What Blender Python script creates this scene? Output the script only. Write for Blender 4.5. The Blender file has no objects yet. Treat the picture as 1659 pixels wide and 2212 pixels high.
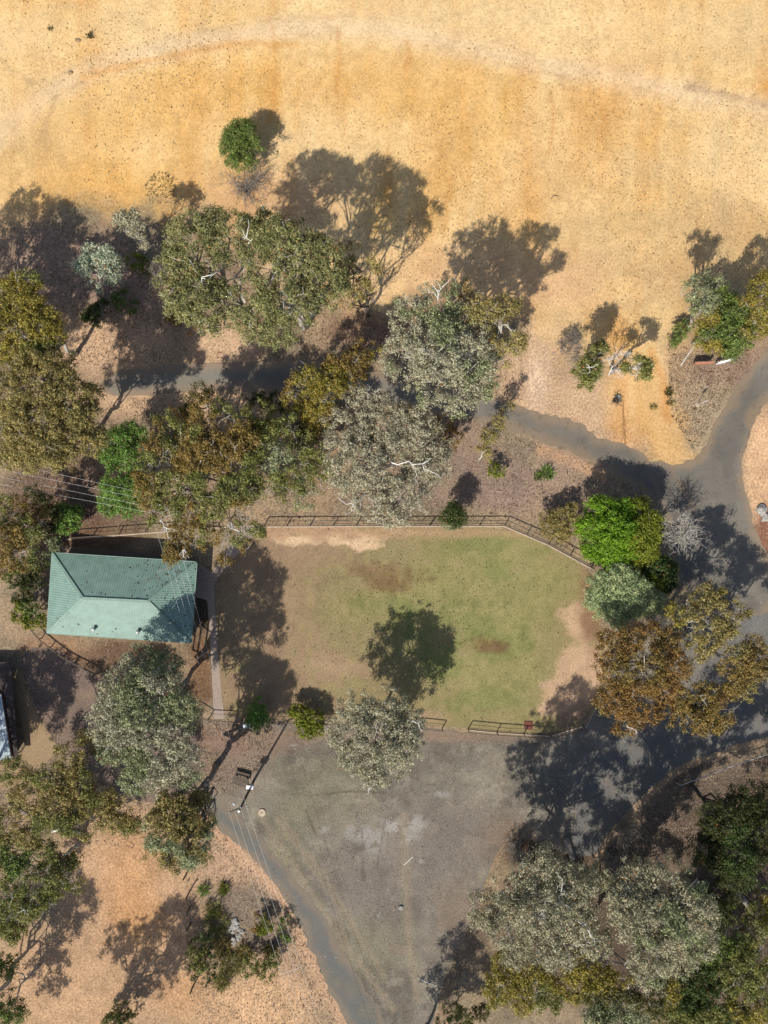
import bpy, bmesh, math, random
import numpy as np
from mathutils import Vector

# ------------------------------------------------------------------ camera, sky, sun, exposure
C = bpy.context.scene.collection
SC = bpy.context.scene
HC = 94.7                      # flying height of the camera (m)
FD = 1534.0                    # focal length in layout units (the layout sheet is 1659 x 2212 units)
cam = bpy.data.cameras.new('camera'); camo = bpy.data.objects.new('camera', cam); C.objects.link(camo)
cam.sensor_fit = 'VERTICAL'; cam.sensor_height = 34.6; cam.sensor_width = 25.95
cam.lens = 34.6 * FD / 2212.0
cam.clip_start = 1; cam.clip_end = 6000
camo.location = (0, 0, HC); camo.rotation_euler = (0, 0, 0)
SC.camera = camo

SX, SY = 0.458, 0.795          # ground shadow of a 1 m post
elev = math.atan(1 / math.hypot(SX, SY))
w = bpy.data.worlds.new('World'); SC.world = w; w.use_nodes = True
nt = w.node_tree; nt.nodes.clear()
sky = nt.nodes.new('ShaderNodeTexSky'); sky.sky_type = 'NISHITA'; sky.sun_disc = False
sky.sun_elevation = elev; sky.sun_rotation = math.atan2(-SX, -SY)
sky.air_density = 1.0; sky.dust_density = 1.5
bg = nt.nodes.new('ShaderNodeBackground'); bg.inputs[1].default_value = 0.098
wo = nt.nodes.new('ShaderNodeOutputWorld')
nt.links.new(sky.outputs[0], bg.inputs[0]); nt.links.new(bg.outputs[0], wo.inputs[0])
sun = bpy.data.lights.new('sun', 'SUN'); sun.energy = 4.35; sun.angle = math.radians(0.5); sun.color = (1, 0.94, 0.84)
suno = bpy.data.objects.new('sun', sun); C.objects.link(suno)
suno.rotation_euler = Vector((SX, SY, -1)).to_track_quat('-Z', 'Y').to_euler()
suno.location = (-40, -60, 90)
vs = SC.view_settings
vs.view_transform = 'Standard'; vs.look = 'None'; vs.gamma = 1; vs.use_curve_mapping = False
vs.exposure = 0.53

rng = np.random.default_rng(7)
random.seed(7)

# ------------------------------------------------------------------ small maths
def lin(v):
    v = np.asarray(v, float) / 255.0
    return np.where(v <= 0.04045, v / 12.92, ((v + 0.055) / 1.055) ** 2.4)
K = 1.62
def A(r, g, b, k=K):           # surface colour that a sunlit flat surface shows as this sRGB value
    return lin((r, g, b)) / k

def _h(ix, iy, iz, seed):
    h = (ix.astype(np.int64) * 374761393 + iy.astype(np.int64) * 668265263 + iz.astype(np.int64) * 2147483647 + seed * 1274126177) & 0xffffffff
    h = ((h ^ (h >> 13)) * 1274126177) & 0xffffffff
    h = (h ^ (h >> 16)) & 0xffffffff
    h = (h * 2246822519) & 0xffffffff
    h = h ^ (h >> 15)
    return (h & 0xffffff) / float(0xffffff)
def vnoise(x, y, z=None, seed=0):
    x = np.asarray(x, float); y = np.asarray(y, float)
    two = z is None
    ix = np.floor(x); iy = np.floor(y); fx = x - ix; fy = y - iy
    fx = fx * fx * (3 - 2 * fx); fy = fy * fy * (3 - 2 * fy)
    if two:
        iz = np.zeros_like(ix)
        a = _h(ix, iy, iz, seed); b = _h(ix + 1, iy, iz, seed); c = _h(ix, iy + 1, iz, seed); d = _h(ix + 1, iy + 1, iz, seed)
        return (a * (1 - fx) + b * fx) * (1 - fy) + (c * (1 - fx) + d * fx) * fy
    z = np.asarray(z, float); iz = np.floor(z); fz = z - iz; fz = fz * fz * (3 - 2 * fz)
    r = 0
    for k, wz in ((0, 1 - fz), (1, fz)):
        a = _h(ix, iy, iz + k, seed); b = _h(ix + 1, iy, iz + k, seed); c = _h(ix, iy + 1, iz + k, seed); d = _h(ix + 1, iy + 1, iz + k, seed)
        r = r + wz * ((a * (1 - fx) + b * fx) * (1 - fy) + (c * (1 - fx) + d * fx) * fy)
    return r
def fbm(x, y, s, oct=4, seed=0):
    r = 0; a = 0.5; t = 0
    for o in range(oct):
        r = r + a * vnoise(x * s + 13.1 * o, y * s - 7.7 * o, seed=seed + o); t += a; a *= 0.55; s *= 2.03
    return r / t               # 0..1 around .5
def sstep(a, b, v):
    t = np.clip((v - a) / (b - a), 0, 1); return t * t * (3 - 2 * t)

# ------------------------------------------------------------------ terrain
BENCH = [(-40, 330), (60, 235), (170, 160), (350, 105), (600, 62), (800, 58), (1000, 97), (1150, 140), (1330, 165), (1490, 200), (1700, 245)]
def terr(x, y):
    x = np.asarray(x, float); y = np.asarray(y, float)
    t = np.maximum(0, y - 25 - 2.0 * np.sin(x * 0.06) + 0.4); t = t * t / (t + 5)
    h = .8 * (1 - np.exp(-0.03 * t))
    return h + (vnoise(x * 0.11 + 3, y * 0.11, seed=91) - 0.5) * 0.30 * (1 - 0.0 * h)
def W(px, py, z=0.0):
    k = (HC - z) / FD
    return Vector(((px - 829.5) * k, -(py - 1106) * k, z))
def G(px, py, dz=0.0):         # the ground point seen at layout position
    z = 0.0
    for _ in range(8):
        p = W(px, py, z); z = float(terr(p.x, p.y))
    p.z = z + dz
    return p
def D(m): return m * FD / HC
def ground_z(x, y): return float(terr(x, y))

def sdf(poly, X, Y):           # negative inside
    P = np.array(poly, float); n = len(P)
    d = np.full(X.shape, 1e18); ins = np.zeros(X.shape, bool)
    for i in range(n):
        a = P[i]; b = P[(i + 1) % n]; e = b - a
        wx = X - a[0]; wy = Y - a[1]
        t = np.clip((wx * e[0] + wy * e[1]) / (e @ e + 1e-12), 0, 1)
        d = np.minimum(d, (wx - e[0] * t) ** 2 + (wy - e[1] * t) ** 2)
        c = ((a[1] <= Y) != (b[1] <= Y))
        if abs(e[1]) > 1e-12:
            ins ^= c & (X < a[0] + (Y - a[1]) * e[0] / e[1])
    d = np.sqrt(d)
    return np.where(ins, -d, d)
def ldist(line, X, Y):
    P = np.array(line, float); d = np.full(X.shape, 1e18)
    for i in range(len(P) - 1):
        a = P[i]; b = P[i + 1]; e = b - a
        t = np.clip(((X - a[0]) * e[0] + (Y - a[1]) * e[1]) / (e @ e + 1e-12), 0, 1)
        d = np.minimum(d, (X - a[0] - e[0] * t) ** 2 + (Y - a[1] - e[1] * t) ** 2)
    return np.sqrt(d)
def gp(pts): return [tuple(G(*p)[:2]) for p in pts]
def rough(poly, step=0.8, amp=0.18, seed=0):      # ragged outline
    out = []; r = np.random.default_rng(seed); n = len(poly)
    for i in range(n):
        a = np.array(poly[i]); b = np.array(poly[(i + 1) % n]); L = np.hypot(*(b - a)); k = max(1, int(L / step))
        nrm = np.array([-(b - a)[1], (b - a)[0]]) / (L + 1e-9)
        for j in range(k):
            o = (r.random() - 0.5) * 2 * amp
            p = a + (b - a) * j / k + nrm * o; out.append(tuple(p))
    return out
def smooth(pts, it=2, closed=True):
    P = [np.array(p, float) for p in pts]
    for _ in range(it):
        Q = []; n = len(P)
        for i in range(n if closed else n - 1):
            a = P[i]; b = P[(i + 1) % n]; Q += [a * .75 + b * .25, a * .25 + b * .75]
        if not closed: Q = [P[0]] + Q + [P[-1]]
        P = Q
    return [tuple(p) for p in P]

# ------------------------------------------------------------------ materials
def nodes_of(m):
    m.use_nodes = True; t = m.node_tree; t.nodes.clear(); return t
def N(t, kind, **kw):
    n = t.nodes.new(kind)
    for k, v in kw.items():
        if k.startswith('i_'):
            n.inputs[k[2:].replace('_', ' ')].default_value = v
        else: setattr(n, k, v)
    return n
def ground_mat(name, fine=5.0, contrast=0.35, stretch=(1, 1, 1), bump=0.4, rough_=0.95, speck=0.0, speckcol=(0.8, 0.75, 0.65), darks=0.0):
    m = bpy.data.materials.new(name); t = nodes_of(m); L = t.links
    at = N(t, 'ShaderNodeAttribute', attribute_name='tint'); tc = N(t, 'ShaderNodeTexCoord')
    mp = N(t, 'ShaderNodeMapping'); mp.inputs['Scale'].default_value = stretch; L.new(tc.outputs['Object'], mp.inputs[0])
    n1 = N(t, 'ShaderNodeTexNoise'); n1.inputs['Scale'].default_value = fine; n1.inputs['Detail'].default_value = 5; n1.inputs['Roughness'].default_value = 0.7
    L.new(mp.outputs[0], n1.inputs['Vector'])
    r1 = N(t, 'ShaderNodeMapRange'); r1.inputs['From Min'].default_value = 0.33; r1.inputs['From Max'].default_value = 0.67
    r1.inputs['To Min'].default_value = 1 - contrast; r1.inputs['To Max'].default_value = 1 + contrast * 0.85
    L.new(n1.outputs['Fac'], r1.inputs['Value'])
    mul = N(t, 'ShaderNodeVectorMath', operation='SCALE'); L.new(at.outputs['Color'], mul.inputs[0])
    cs = N(t, 'ShaderNodeMapRange'); cs.inputs['To Min'].default_value = .55; L.new(at.outputs['Alpha'], cs.inputs['Value'])
    mm = N(t, 'ShaderNodeMix', data_type='FLOAT'); mm.inputs['A'].default_value = 1; L.new(cs.outputs[0], mm.inputs['Factor']); L.new(r1.outputs[0], mm.inputs['B']); L.new(mm.outputs['Result'], mul.inputs['Scale'])
    col = mul.outputs[0]
    if speck > 0:
        v = N(t, 'ShaderNodeTexNoise'); v.inputs['Scale'].default_value = fine * 1.7; v.inputs['Detail'].default_value = 2; L.new(tc.outputs['Object'], v.inputs['Vector'])
        rr = N(t, 'ShaderNodeMapRange'); rr.inputs['From Min'].default_value = 0.64; rr.inputs['From Max'].default_value = 0.72; rr.inputs['To Max'].default_value = speck
        L.new(v.outputs['Fac'], rr.inputs['Value'])
        mx = N(t, 'ShaderNodeMix', data_type='RGBA'); L.new(rr.outputs[0], mx.inputs['Factor']); L.new(col, mx.inputs['A']); mx.inputs['B'].default_value = (*speckcol, 1)
        col = mx.outputs['Result']
    if darks > 0:
        v = N(t, 'ShaderNodeTexNoise'); v.inputs['Scale'].default_value = fine * 1.3; v.inputs['Detail'].default_value = 3; 
        mp2 = N(t, 'ShaderNodeMapping'); mp2.inputs['Location'].default_value = (31, 17, 5); L.new(tc.outputs['Object'], mp2.inputs[0]); L.new(mp2.outputs[0], v.inputs['Vector'])
        rr = N(t, 'ShaderNodeMapRange'); rr.inputs['From Min'].default_value = 0.62; rr.inputs['From Max'].default_value = 0.72; rr.inputs['To Min'].default_value = 1; rr.inputs['To Max'].default_value = 1 - darks
        am = N(t, 'ShaderNodeMapRange'); am.inputs['To Min'].default_value = 1; am.inputs['To Max'].default_value = 1 - darks; L.new(at.outputs['Alpha'], am.inputs['Value']); L.new(am.outputs[0], rr.inputs['To Max'])
        L.new(v.outputs['Fac'], rr.inputs['Value'])
        m2 = N(t, 'ShaderNodeVectorMath', operation='SCALE'); L.new(col, m2.inputs[0]); L.new(rr.outputs[0], m2.inputs['Scale']); col = m2.outputs[0]
    b = N(t, 'ShaderNodeBsdfPrincipled'); b.inputs['Roughness'].default_value = rough_; b.inputs['Specular IOR Level'].default_value = 0.05
    L.new(col, b.inputs['Base Color'])
    bp = N(t, 'ShaderNodeBump'); bp.inputs['Strength'].default_value = bump; bp.inputs['Distance'].default_value = 0.06; L.new(n1.outputs['Fac'], bp.inputs['Height']); L.new(bp.outputs[0], b.inputs['Normal'])
    o = N(t, 'ShaderNodeOutputMaterial'); L.new(b.outputs[0], o.inputs[0])
    return m
def leaf_mat(name):
    m = bpy.data.materials.new(name); t = nodes_of(m); L = t.links
    at = N(t, 'ShaderNodeAttribute', attribute_name='tint')
    b = N(t, 'ShaderNodeBsdfPrincipled'); b.inputs['Roughness'].default_value = 0.55; b.inputs['Specular IOR Level'].default_value = 0.3
    tr = N(t, 'ShaderNodeBsdfTranslucent'); mx = N(t, 'ShaderNodeMixShader'); mx.inputs[0].default_value = 0.28
    L.new(at.outputs['Color'], b.inputs['Base Color']); L.new(at.outputs['Color'], tr.inputs['Color'])
    L.new(b.outputs[0], mx.inputs[1]); L.new(tr.outputs[0], mx.inputs[2])
    o = N(t, 'ShaderNodeOutputMaterial'); L.new(mx.outputs[0], o.inputs[0]); return m
def plain(name, col, rough_=0.7, metal=0.0, var=0.25, scale=6.0, stretch=(1, 1, 1), bump=0.0, dark=None):
    m = bpy.data.materials.new(name); t = nodes_of(m); L = t.links
    tc = N(t, 'ShaderNodeTexCoord'); mp = N(t, 'ShaderNodeMapping'); mp.inputs['Scale'].default_value = stretch; L.new(tc.outputs['Object'], mp.inputs[0])
    n = N(t, 'ShaderNodeTexNoise'); n.inputs['Scale'].default_value = scale; n.inputs['Detail'].default_value = 5; L.new(mp.outputs[0], n.inputs['Vector'])
    r = N(t, 'ShaderNodeMapRange'); r.inputs['From Min'].default_value = 0.3; r.inputs['From Max'].default_value = 0.7
    L.new(n.outputs['Fac'], r.inputs['Value'])
    mx = N(t, 'ShaderNodeMix', data_type='RGBA'); c = np.array(col); d = np.array(dark) if dark is not None else c * (1 - var)
    mx.inputs['A'].default_value = (*d, 1); mx.inputs['B'].default_value = (*np.clip(c * (1 + var * .5), 0, 1), 1); L.new(r.outputs[0], mx.inputs['Factor'])
    b = N(t, 'ShaderNodeBsdfPrincipled'); b.inputs['Roughness'].default_value = rough_; b.inputs['Metallic'].default_value = metal
    L.new(mx.outputs['Result'], b.inputs['Base Color'])
    if bump:
        bp = N(t, 'ShaderNodeBump'); bp.inputs['Strength'].default_value = bump; bp.inputs['Distance'].default_value = 0.03; L.new(n.outputs['Fac'], bp.inputs['Height']); L.new(bp.outputs[0], b.inputs['Normal'])
    o = N(t, 'ShaderNodeOutputMaterial'); L.new(b.outputs[0], o.inputs[0]); return m
def tin_mat(name, col, axis, per=0.19, ang=0.0, bump=0.5):      # corrugated coated steel, ribs across 'axis'
    m = bpy.data.materials.new(name); t = nodes_of(m); L = t.links
    tc = N(t, 'ShaderNodeTexCoord'); mp = N(t, 'ShaderNodeMapping'); mp.inputs['Rotation'].default_value = (0, 0, ang); L.new(tc.outputs['Object'], mp.inputs[0])
    wv = N(t, 'ShaderNodeTexWave', wave_type='BANDS', bands_direction=axis, wave_profile='SIN'); wv.inputs['Scale'].default_value = 0.314 / per; wv.inputs['Distortion'].default_value = 0.15
    L.new(mp.outputs[0], wv.inputs['Vector'])
    n = N(t, 'ShaderNodeTexNoise'); n.inputs['Scale'].default_value = 0.9; n.inputs['Detail'].default_value = 6; n.inputs['Roughness'].default_value = .7; L.new(tc.outputs['Object'], n.inputs['Vector'])
    mr = N(t, 'ShaderNodeMapRange'); mr.inputs['From Min'].default_value = 0.3; mr.inputs['From Max'].default_value = .7; mr.inputs['To Min'].default_value = .76; mr.inputs['To Max'].default_value = 1.1; L.new(n.outputs['Fac'], mr.inputs['Value'])
    sc = N(t, 'ShaderNodeVectorMath', operation='SCALE'); sc.inputs[0].default_value = col; L.new(mr.outputs[0], sc.inputs['Scale'])
    b = N(t, 'ShaderNodeBsdfPrincipled'); b.inputs['Roughness'].default_value = 0.5; b.inputs['Specular IOR Level'].default_value = .35
    L.new(sc.outputs[0], b.inputs['Base Color'])
    bp = N(t, 'ShaderNodeBump'); bp.inputs['Strength'].default_value = bump; bp.inputs['Distance'].default_value = 0.05; L.new(wv.outputs['Fac'], bp.inputs['Height']); L.new(bp.outputs[0], b.inputs['Normal'])
    o = N(t, 'ShaderNodeOutputMaterial'); L.new(b.outputs[0], o.inputs[0]); return m

M_ground = ground_mat('bare_ground', 3.4, 0.40, bump=0.9, speck=0.45, speckcol=A(240, 218, 180), darks=0.5)
M_lawn = ground_mat('dry_lawn', 4.5, 0.26, bump=0.9, darks=0.35)
M_park = ground_mat('worn_gravel', 4.2, 0.30, bump=0.5, speck=0.35, speckcol=A(190, 175, 150), darks=0.4)
M_road = ground_mat('asphalt', 6.0, 0.14, bump=0.2, rough_=0.85, speck=0.08, speckcol=A(150, 145, 135))
M_conc = ground_mat('concrete_paving', 3.0, 0.15, bump=0.1)
M_leaf = leaf_mat('leaf')
BARK = {'pale': plain('pale_bark', (.42, .39, .34), .8, var=.5, scale=3, stretch=(1, 1, .3)),
        'white': plain('white_bark', (.62, .60, .55), .8, var=.35, scale=3),
        'grey': plain('grey_bark', (.22, .19, .16), .9, var=.5, scale=4, bump=.5),
        'dark': plain('dark_bark', (.07, .055, .045), .9, var=.4, scale=4, bump=.5)}
M_timber = plain('weathered_timber', (.10, .075, .055), .9, var=.5, scale=8, stretch=(1, 1, 1), bump=.4)
M_wood2 = plain('pale_timber', (.33, .27, .20), .9, var=.4, scale=8, bump=.3)
M_galv = plain('galvanised_steel', (.42, .42, .42), .45, metal=.3, var=.2)
M_plinth = plain('pale_concrete', A(205, 185, 160), .9, var=.25, scale=2, bump=.2)
M_wire = plain('bright_wire', (.55, .55, .53), .5, var=.05)
M_brick = plain('brick', (.22, .11, .07), .9, var=.35, scale=12)
M_white = plain('white_paint', (.75, .76, .76), .5, var=.08)
M_black = plain('dark_steel', (.03, .03, .035), .6, var=.2)
M_glass = plain('window_glass', (.03, .04, .05), .08, var=.1)
M_rock = plain('grey_rock', (.30, .28, .25), .95, var=.5, scale=3, bump=.8)
M_tan = plain('tan_rock', (.26, .18, .10), .95, var=.5, scale=3, bump=.8)
M_rust = plain('rusty_red', A(120, 62, 48), .8, var=.3)
M_pink = plain('pink_board', A(205, 140, 110), .7, var=.2)

# ------------------------------------------------------------------ objects
def tag(o, label=None, cat=None, group=None, kind=None):
    if label: o['label'] = label
    if cat: o['category'] = cat
    if group: o['group'] = group
    if kind: o['kind'] = kind
    return o
def thing(name, loc, label, cat, group=None):
    o = bpy.data.objects.new(name, None); o.empty_display_size = .3; C.objects.link(o); o.location = loc
    return tag(o, label, cat, group)
def link_mesh(name, me, mats, parent=None):
    o = bpy.data.objects.new(name, me); C.objects.link(o)
    for m in (mats if isinstance(mats, (list, tuple)) else [mats]): me.materials.append(m)
    if parent is not None: o.parent = parent
    return o
def origin_of(parent):
    v = Vector((0, 0, 0))
    while parent is not None:
        v += parent.location; parent = parent.parent
    return np.array(v)
def np_mesh(name, V, F, mats, parent=None, alpha=None, col=None, dom='FACE', smooth_=False, midx=None, home=None):
    """V (n,3) world coordinates, F (m,k) faces; the object's origin goes to its base"""
    V = np.asarray(V, float); F = np.asarray(F, np.int64)
    org = origin_of(parent) if parent is not None else (np.array(home) if home is not None else np.zeros(3))
    V = V - org
    me = bpy.data.meshes.new(name); n, k = F.shape
    me.vertices.add(len(V)); me.vertices.foreach_set('co', V.astype(np.float32).ravel())
    me.loops.add(n * k); me.loops.foreach_set('vertex_index', F.astype(np.int32).ravel())
    me.polygons.add(n); me.polygons.foreach_set('loop_start', np.arange(0, n * k, k, dtype=np.int32)); me.polygons.foreach_set('loop_total', np.full(n, k, np.int32))
    if midx is not None: me.polygons.foreach_set('material_index', np.asarray(midx, np.int32))
    me.update(calc_edges=True)
    if smooth_: me.polygons.foreach_set('use_smooth', np.ones(n, bool))
    if col is not None:
        a = me.attributes.new('tint', 'FLOAT_COLOR', dom)
        a.data.foreach_set('color', np.concatenate([col, np.ones((len(col), 1)) if alpha is None else alpha[:, None]], 1).astype(np.float32).ravel())
    me.validate()
    o = link_mesh(name, me, mats, parent)
    if parent is None and home is not None: o.location = home
    return o
class MB:                        # collects boxes and tubes in world space
    def __init__(s): s.V = []; s.F = []
    def quadbox(s, P):           # 8 points: bottom 4, top 4
        b = len(s.V); s.V += [tuple(p) for p in P]
        for f in ((3, 2, 1, 0), (4, 5, 6, 7), (0, 1, 5, 4), (1, 2, 6, 5), (2, 3, 7, 6), (3, 0, 4, 7)): s.F.append(tuple(b + i for i in f))
    def bar(s, a, b, wd, ht, up=(0, 0, 1)):
        a = Vector(a); b = Vector(b); d = (b - a).normalized(); u = Vector(up)
        if abs(d.dot(u)) > .99: u = Vector((0, 1, 0))
        sd = d.cross(u).normalized() * wd / 2; u = sd.cross(d).normalized() * ht / 2
        s.quadbox([a - sd - u, a + sd - u, b + sd - u, b - sd - u, a - sd + u, a + sd + u, b + sd + u, b - sd + u])
    def box(s, c, sx, sy, sz, rz=0):
        c = Vector(c); ex = Vector((math.cos(rz), math.sin(rz), 0)); ey = Vector((-ex.y, ex.x, 0)); z = Vector((0, 0, sz / 2))
        q = [c - ex * sx / 2 - ey * sy / 2, c + ex * sx / 2 - ey * sy / 2, c + ex * sx / 2 + ey * sy / 2, c - ex * sx / 2 + ey * sy / 2]
        s.quadbox([p - z for p in q] + [p + z for p in q])
    def tube(s, pts, rad, n=7, cap=True):
        pts = [Vector(p) for p in pts]; m = len(pts)
        if not hasattr(rad, '__len__'): rad = [rad] * m
        b = len(s.V)
        for i, p in enumerate(pts):
            d = (pts[min(i + 1, m - 1)] - pts[max(i - 1, 0)]); d = d.normalized() if d.length > 1e-9 else Vector((0, 0, 1))
            u = d.orthogonal().normalized() if abs(d.z) > .95 else d.cross(Vector((0, 0, 1))).normalized(); v = d.cross(u)
            for j in range(n):
                an = 2 * math.pi * j / n; s.V.append(tuple(p + (u * math.cos(an) + v * math.sin(an)) * rad[i]))
        for i in range(m - 1):
            for j in range(n):
                a = b + i * n + j; c = b + i * n + (j + 1) % n; s.F.append((a, c, c + n, a + n))
        if cap:
            for base, rev in ((b, True), (b + (m - 1) * n, False)):
                f = tuple(base + j for j in range(n)); s.F.append(f[::-1] if rev else f)
    def build(s, name, mats, parent=None, home=None, smooth_=False, bevel=0):
        org = Vector(origin_of(parent)) if parent is not None else Vector(home if home is not None else (0, 0, 0))
        me = bpy.data.meshes.new(name); me.from_pydata([tuple(Vector(v) - org) for v in s.V], [], s.F); me.update()
        if smooth_: me.polygons.foreach_set('use_smooth', np.ones(len(me.polygons), bool))
        o = link_mesh(name, me, mats, parent)
        if parent is None and home is not None: o.location = home
        if bevel:
            bm = bmesh.new(); bm.from_mesh(me); bmesh.ops.bevel(bm, geom=bm.edges[:], offset=bevel, segments=1, affect='EDGES'); bm.to_mesh(me); bm.free()
        return o

# ------------------------------------------------------------------ the ground
def fields(X, Y):
    f = {}
    f['n8'] = fbm(X, Y, 1 / 8., 4, 11) - .5; f['n3'] = fbm(X, Y, 1 / 3., 4, 23) - .5; f['n1'] = fbm(X, Y, 1 / 1.1, 3, 37) - .5
    return f
def mixin(col, wgt, c):
    wgt = np.clip(wgt, 0, 1)[:, None]; return col * (1 - wgt) + np.asarray(c)[None, :] * wgt
def blob(X, Y, f, px, py, rx, ry=None, soft=.45, wob=.9, rot=0):
    ry = ry or rx; c = G(px, py); s = (HC - c.z) / FD
    dx = X - c.x; dy = Y - c.y
    if rot: cr, sr = math.cos(rot), math.sin(rot); dx, dy = dx * cr + dy * sr, -dx * sr + dy * cr
    d = np.hypot(dx / (rx * s), dy / (ry * s)) + (f['n3'] * .8 + f['n8'] * .5 + f['n1'] * .3) * wob
    return 1 - sstep(1 - soft, 1 + soft, d)
def streak(X, Y, f, line, wd, soft=.5, wob=1.0):
    L = gp(smooth(line, 1, False)); d = ldist(L, X, Y) + (f['n3'] * .8 + f['n1'] * .35) * wob
    wd = wd * HC / FD
    return 1 - sstep(wd * (1 - soft), wd * (1 + soft), d)

HILLEDGE = [(-900, 640), (0, 480), (130, 455), (300, 470), (420, 455), (600, 560), (760, 640), (830, 690), (960, 640), (1120, 690), (1210, 720), (1300, 760), (1330, 880), (1400, 1000), (1490, 1000), (1455, 880), (1440, 730), (1500, 640), (1659, 600), (2600, 640), (2600, -1200), (-900, -1200)]
def paint_ground(X, Y):
    f = fields(X, Y); n = len(X)
    col = np.tile(A(147, 132, 113), (n, 1))
    col = mixin(col, .5 + f['n3'] * 1.6, A(178, 154, 124)); col = mixin(col, f['n8'] * 2.2, A(136, 124, 98)); col = mixin(col, -f['n8'] * 2.0, A(186, 152, 120)); col = mixin(col, (f['n1'] * 2.0) , A(112, 95, 76))
    B = lambda *a, **k: blob(X, Y, f, *a, **k)
    S = lambda *a, **k: streak(X, Y, f, *a, **k)
    # dirt either side of the upper lane, pale sandy shoulders
    for a in ((485, 745, 80, 55), (330, 860, 130, 40), (560, 870, 120, 25), (240, 740, 120, 60)): col = mixin(col, B(*a) * .9, A(214, 178, 144))
    for a in ((1140, 800, 70, 90), (1230, 870, 130, 70), (1180, 740, 80, 50), (1330, 930, 120, 60)): col = mixin(col, B(*a) * .9, A(206, 172, 138))
    col = mixin(col, B(1160, 820, 22, 60, soft=.9, wob=1.6) * .6, A(232, 202, 174))
    for a in ((1530, 860, 60, 110), (1500, 950, 45, 60)): col = mixin(col, B(*a) * .8, A(178, 158, 130))
    col = mixin(col, B(1570, 800, 90, 40) * .6, A(150, 122, 108))
    col = mixin(col, B(1659, 1010, 55, 130, soft=.3, wob=.3), A(222, 182, 142)); col = mixin(col, B(1659, 1150, 30, 60), A(150, 110, 88))
    col = mixin(col, S([(1170, 975), (1240, 1000), (1300, 1030)], 12) * .8, A(212, 168, 130))
    # hill
    hs = sdf(gp(HILLEDGE), X, Y)
    wh = 1 - sstep(-3.2, 3.2, hs + f['n8'] * 5 + f['n3'] * 6 + f['n1'] * 2.5)
    hill = np.tile(A(238, 202, 146), (n, 1))
    st = fbm(X * 1.0, Y * .16, .55, 4, 71) - .5          # rills run down the slope
    hill = mixin(hill, .25 + f['n8'] * 2.4, A(230, 186, 116)); s2 = fbm(X, Y * .1, .2, 4, 171) - .5; hill = mixin(hill, s2 * 1.8 - .1, A(216, 158, 88)); hill = mixin(hill, -s2 * 1.6 - .1, A(246, 216, 166)); hill = mixin(hill, st * 2.8 * (.6 + f['n8'] * 2), A(210, 154, 86)); hill = mixin(hill, -st * 1.5, A(245, 214, 160))
    H_ = lambda w_, c: mixin(hill, w_, c)
    for a in ((330, 240, 190, 90), (240, 420, 230, 70), (130, 380, 150, 60), (560, 170, 200, 60), (840, 200, 140, 80), (1000, 260, 110, 150)): hill = H_(B(*a, soft=.8) * .48, A(226, 172, 94))
    for a in ((1250, 300, 60, 130), (930, 420, 30, 140), (1290, 210, 50, 60), (1130, 470, 60, 70)): hill = H_(B(*a, soft=.9) * .45, A(216, 160, 88))
    for a in ((1500, 480, 170, 160), (1560, 110, 140, 60), (60, 330, 120, 90), (1350, 560, 180, 120)): hill = H_(B(*a, soft=.9) * .5, A(214, 182, 132))
    for a in ((1590, 480, 90, 50), (1480, 590, 90, 50), (620, 440, 150, 40)): hill = H_(B(*a, soft=.9) * .4, A(178, 142, 104))
    for a in ((80, 180, 160, 90), (200, 60, 160, 50), (1300, 60, 260, 60), (1000, 20, 200, 40), (1600, 330, 120, 90)): hill = H_(B(*a, soft=.9) * .55, A(240, 208, 156))
    for a in ((560, 430, 140, 60), (980, 590, 130, 70), (1200, 620, 110, 60), (700, 640, 100, 50)): hill = H_(B(*a, soft=.9) * .6, A(224, 178, 134))
    bx_ = .35 + 1.1 * (fbm(X, Y, 1 / 14., 3, 77) - .3)
    hill = H_(S(BENCH, 24, soft=.9, wob=.8) * .8 * np.clip(bx_ + .2, .3, 1), A(234, 206, 168)); hill = H_(S([(x, y - 24) for x, y in BENCH], 3, soft=.8, wob=.5) * .3 * np.clip(bx_, 0, 1), A(196, 160, 118)); hill = H_(S([(x, y + 16) for x, y in BENCH], 2, soft=.8, wob=.5) * .35 * np.clip(1.2 - bx_, 0, 1), A(206, 160, 104))  # pale bench band; darker edge lines put its relief shading into the colour
    hill = H_(S([(180, 165), (330, 128), (520, 92), (640, 96)], 8, soft=.8, wob=.8) * .45, A(218, 158, 84))
    hill = H_(S([(1480, 188), (1580, 205), (1700, 240)], 7, soft=.8, wob=.6) * .5, A(172, 142, 116))
    hill = H_(S([(0, 130), (45, 160), (70, 180)], 6) * .4, A(190, 160, 120)); hill = H_(S([(90, 300), (120, 210)], 6) * .3, A(180, 150, 110))
    for x0, y0, y1 in ((730, 60, 200), (590, 60, 260), (1190, 200, 330), (1300, 230, 300), (880, 90, 150), (960, 420, 520)): hill = H_(S([(x0, y0), (x0 + 6, (y0 + y1) / 2), (x0 - 4, y1)], 5, soft=.9, wob=.6) * .35, A(206, 146, 76))
    col = mixin(col, wh, [0, 0, 0]) + hill * wh[:, None] if False else col * (1 - wh[:, None]) + hill * wh[:, None]
    # the rough vehicle track up the hill
    col = mixin(col, S([(1330, 700), (1345, 800), (1345, 900), (1350, 950)], 22, soft=.95, wob=2) * .6, A(220, 160, 94))
    col = mixin(col, S([(1400, 800), (1420, 900), (1450, 985)], 30, soft=.7) * .7, A(226, 182, 124))
    col = mixin(col, S([(1405, 760), (1440, 830), (1440, 900)], 9, soft=.9, wob=1.6) * .55, A(216, 152, 84))
    col = mixin(col, S([(1345, 870), (1350, 960)], 2.5, soft=.6, wob=.4) * .7, A(130, 92, 60))
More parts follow.
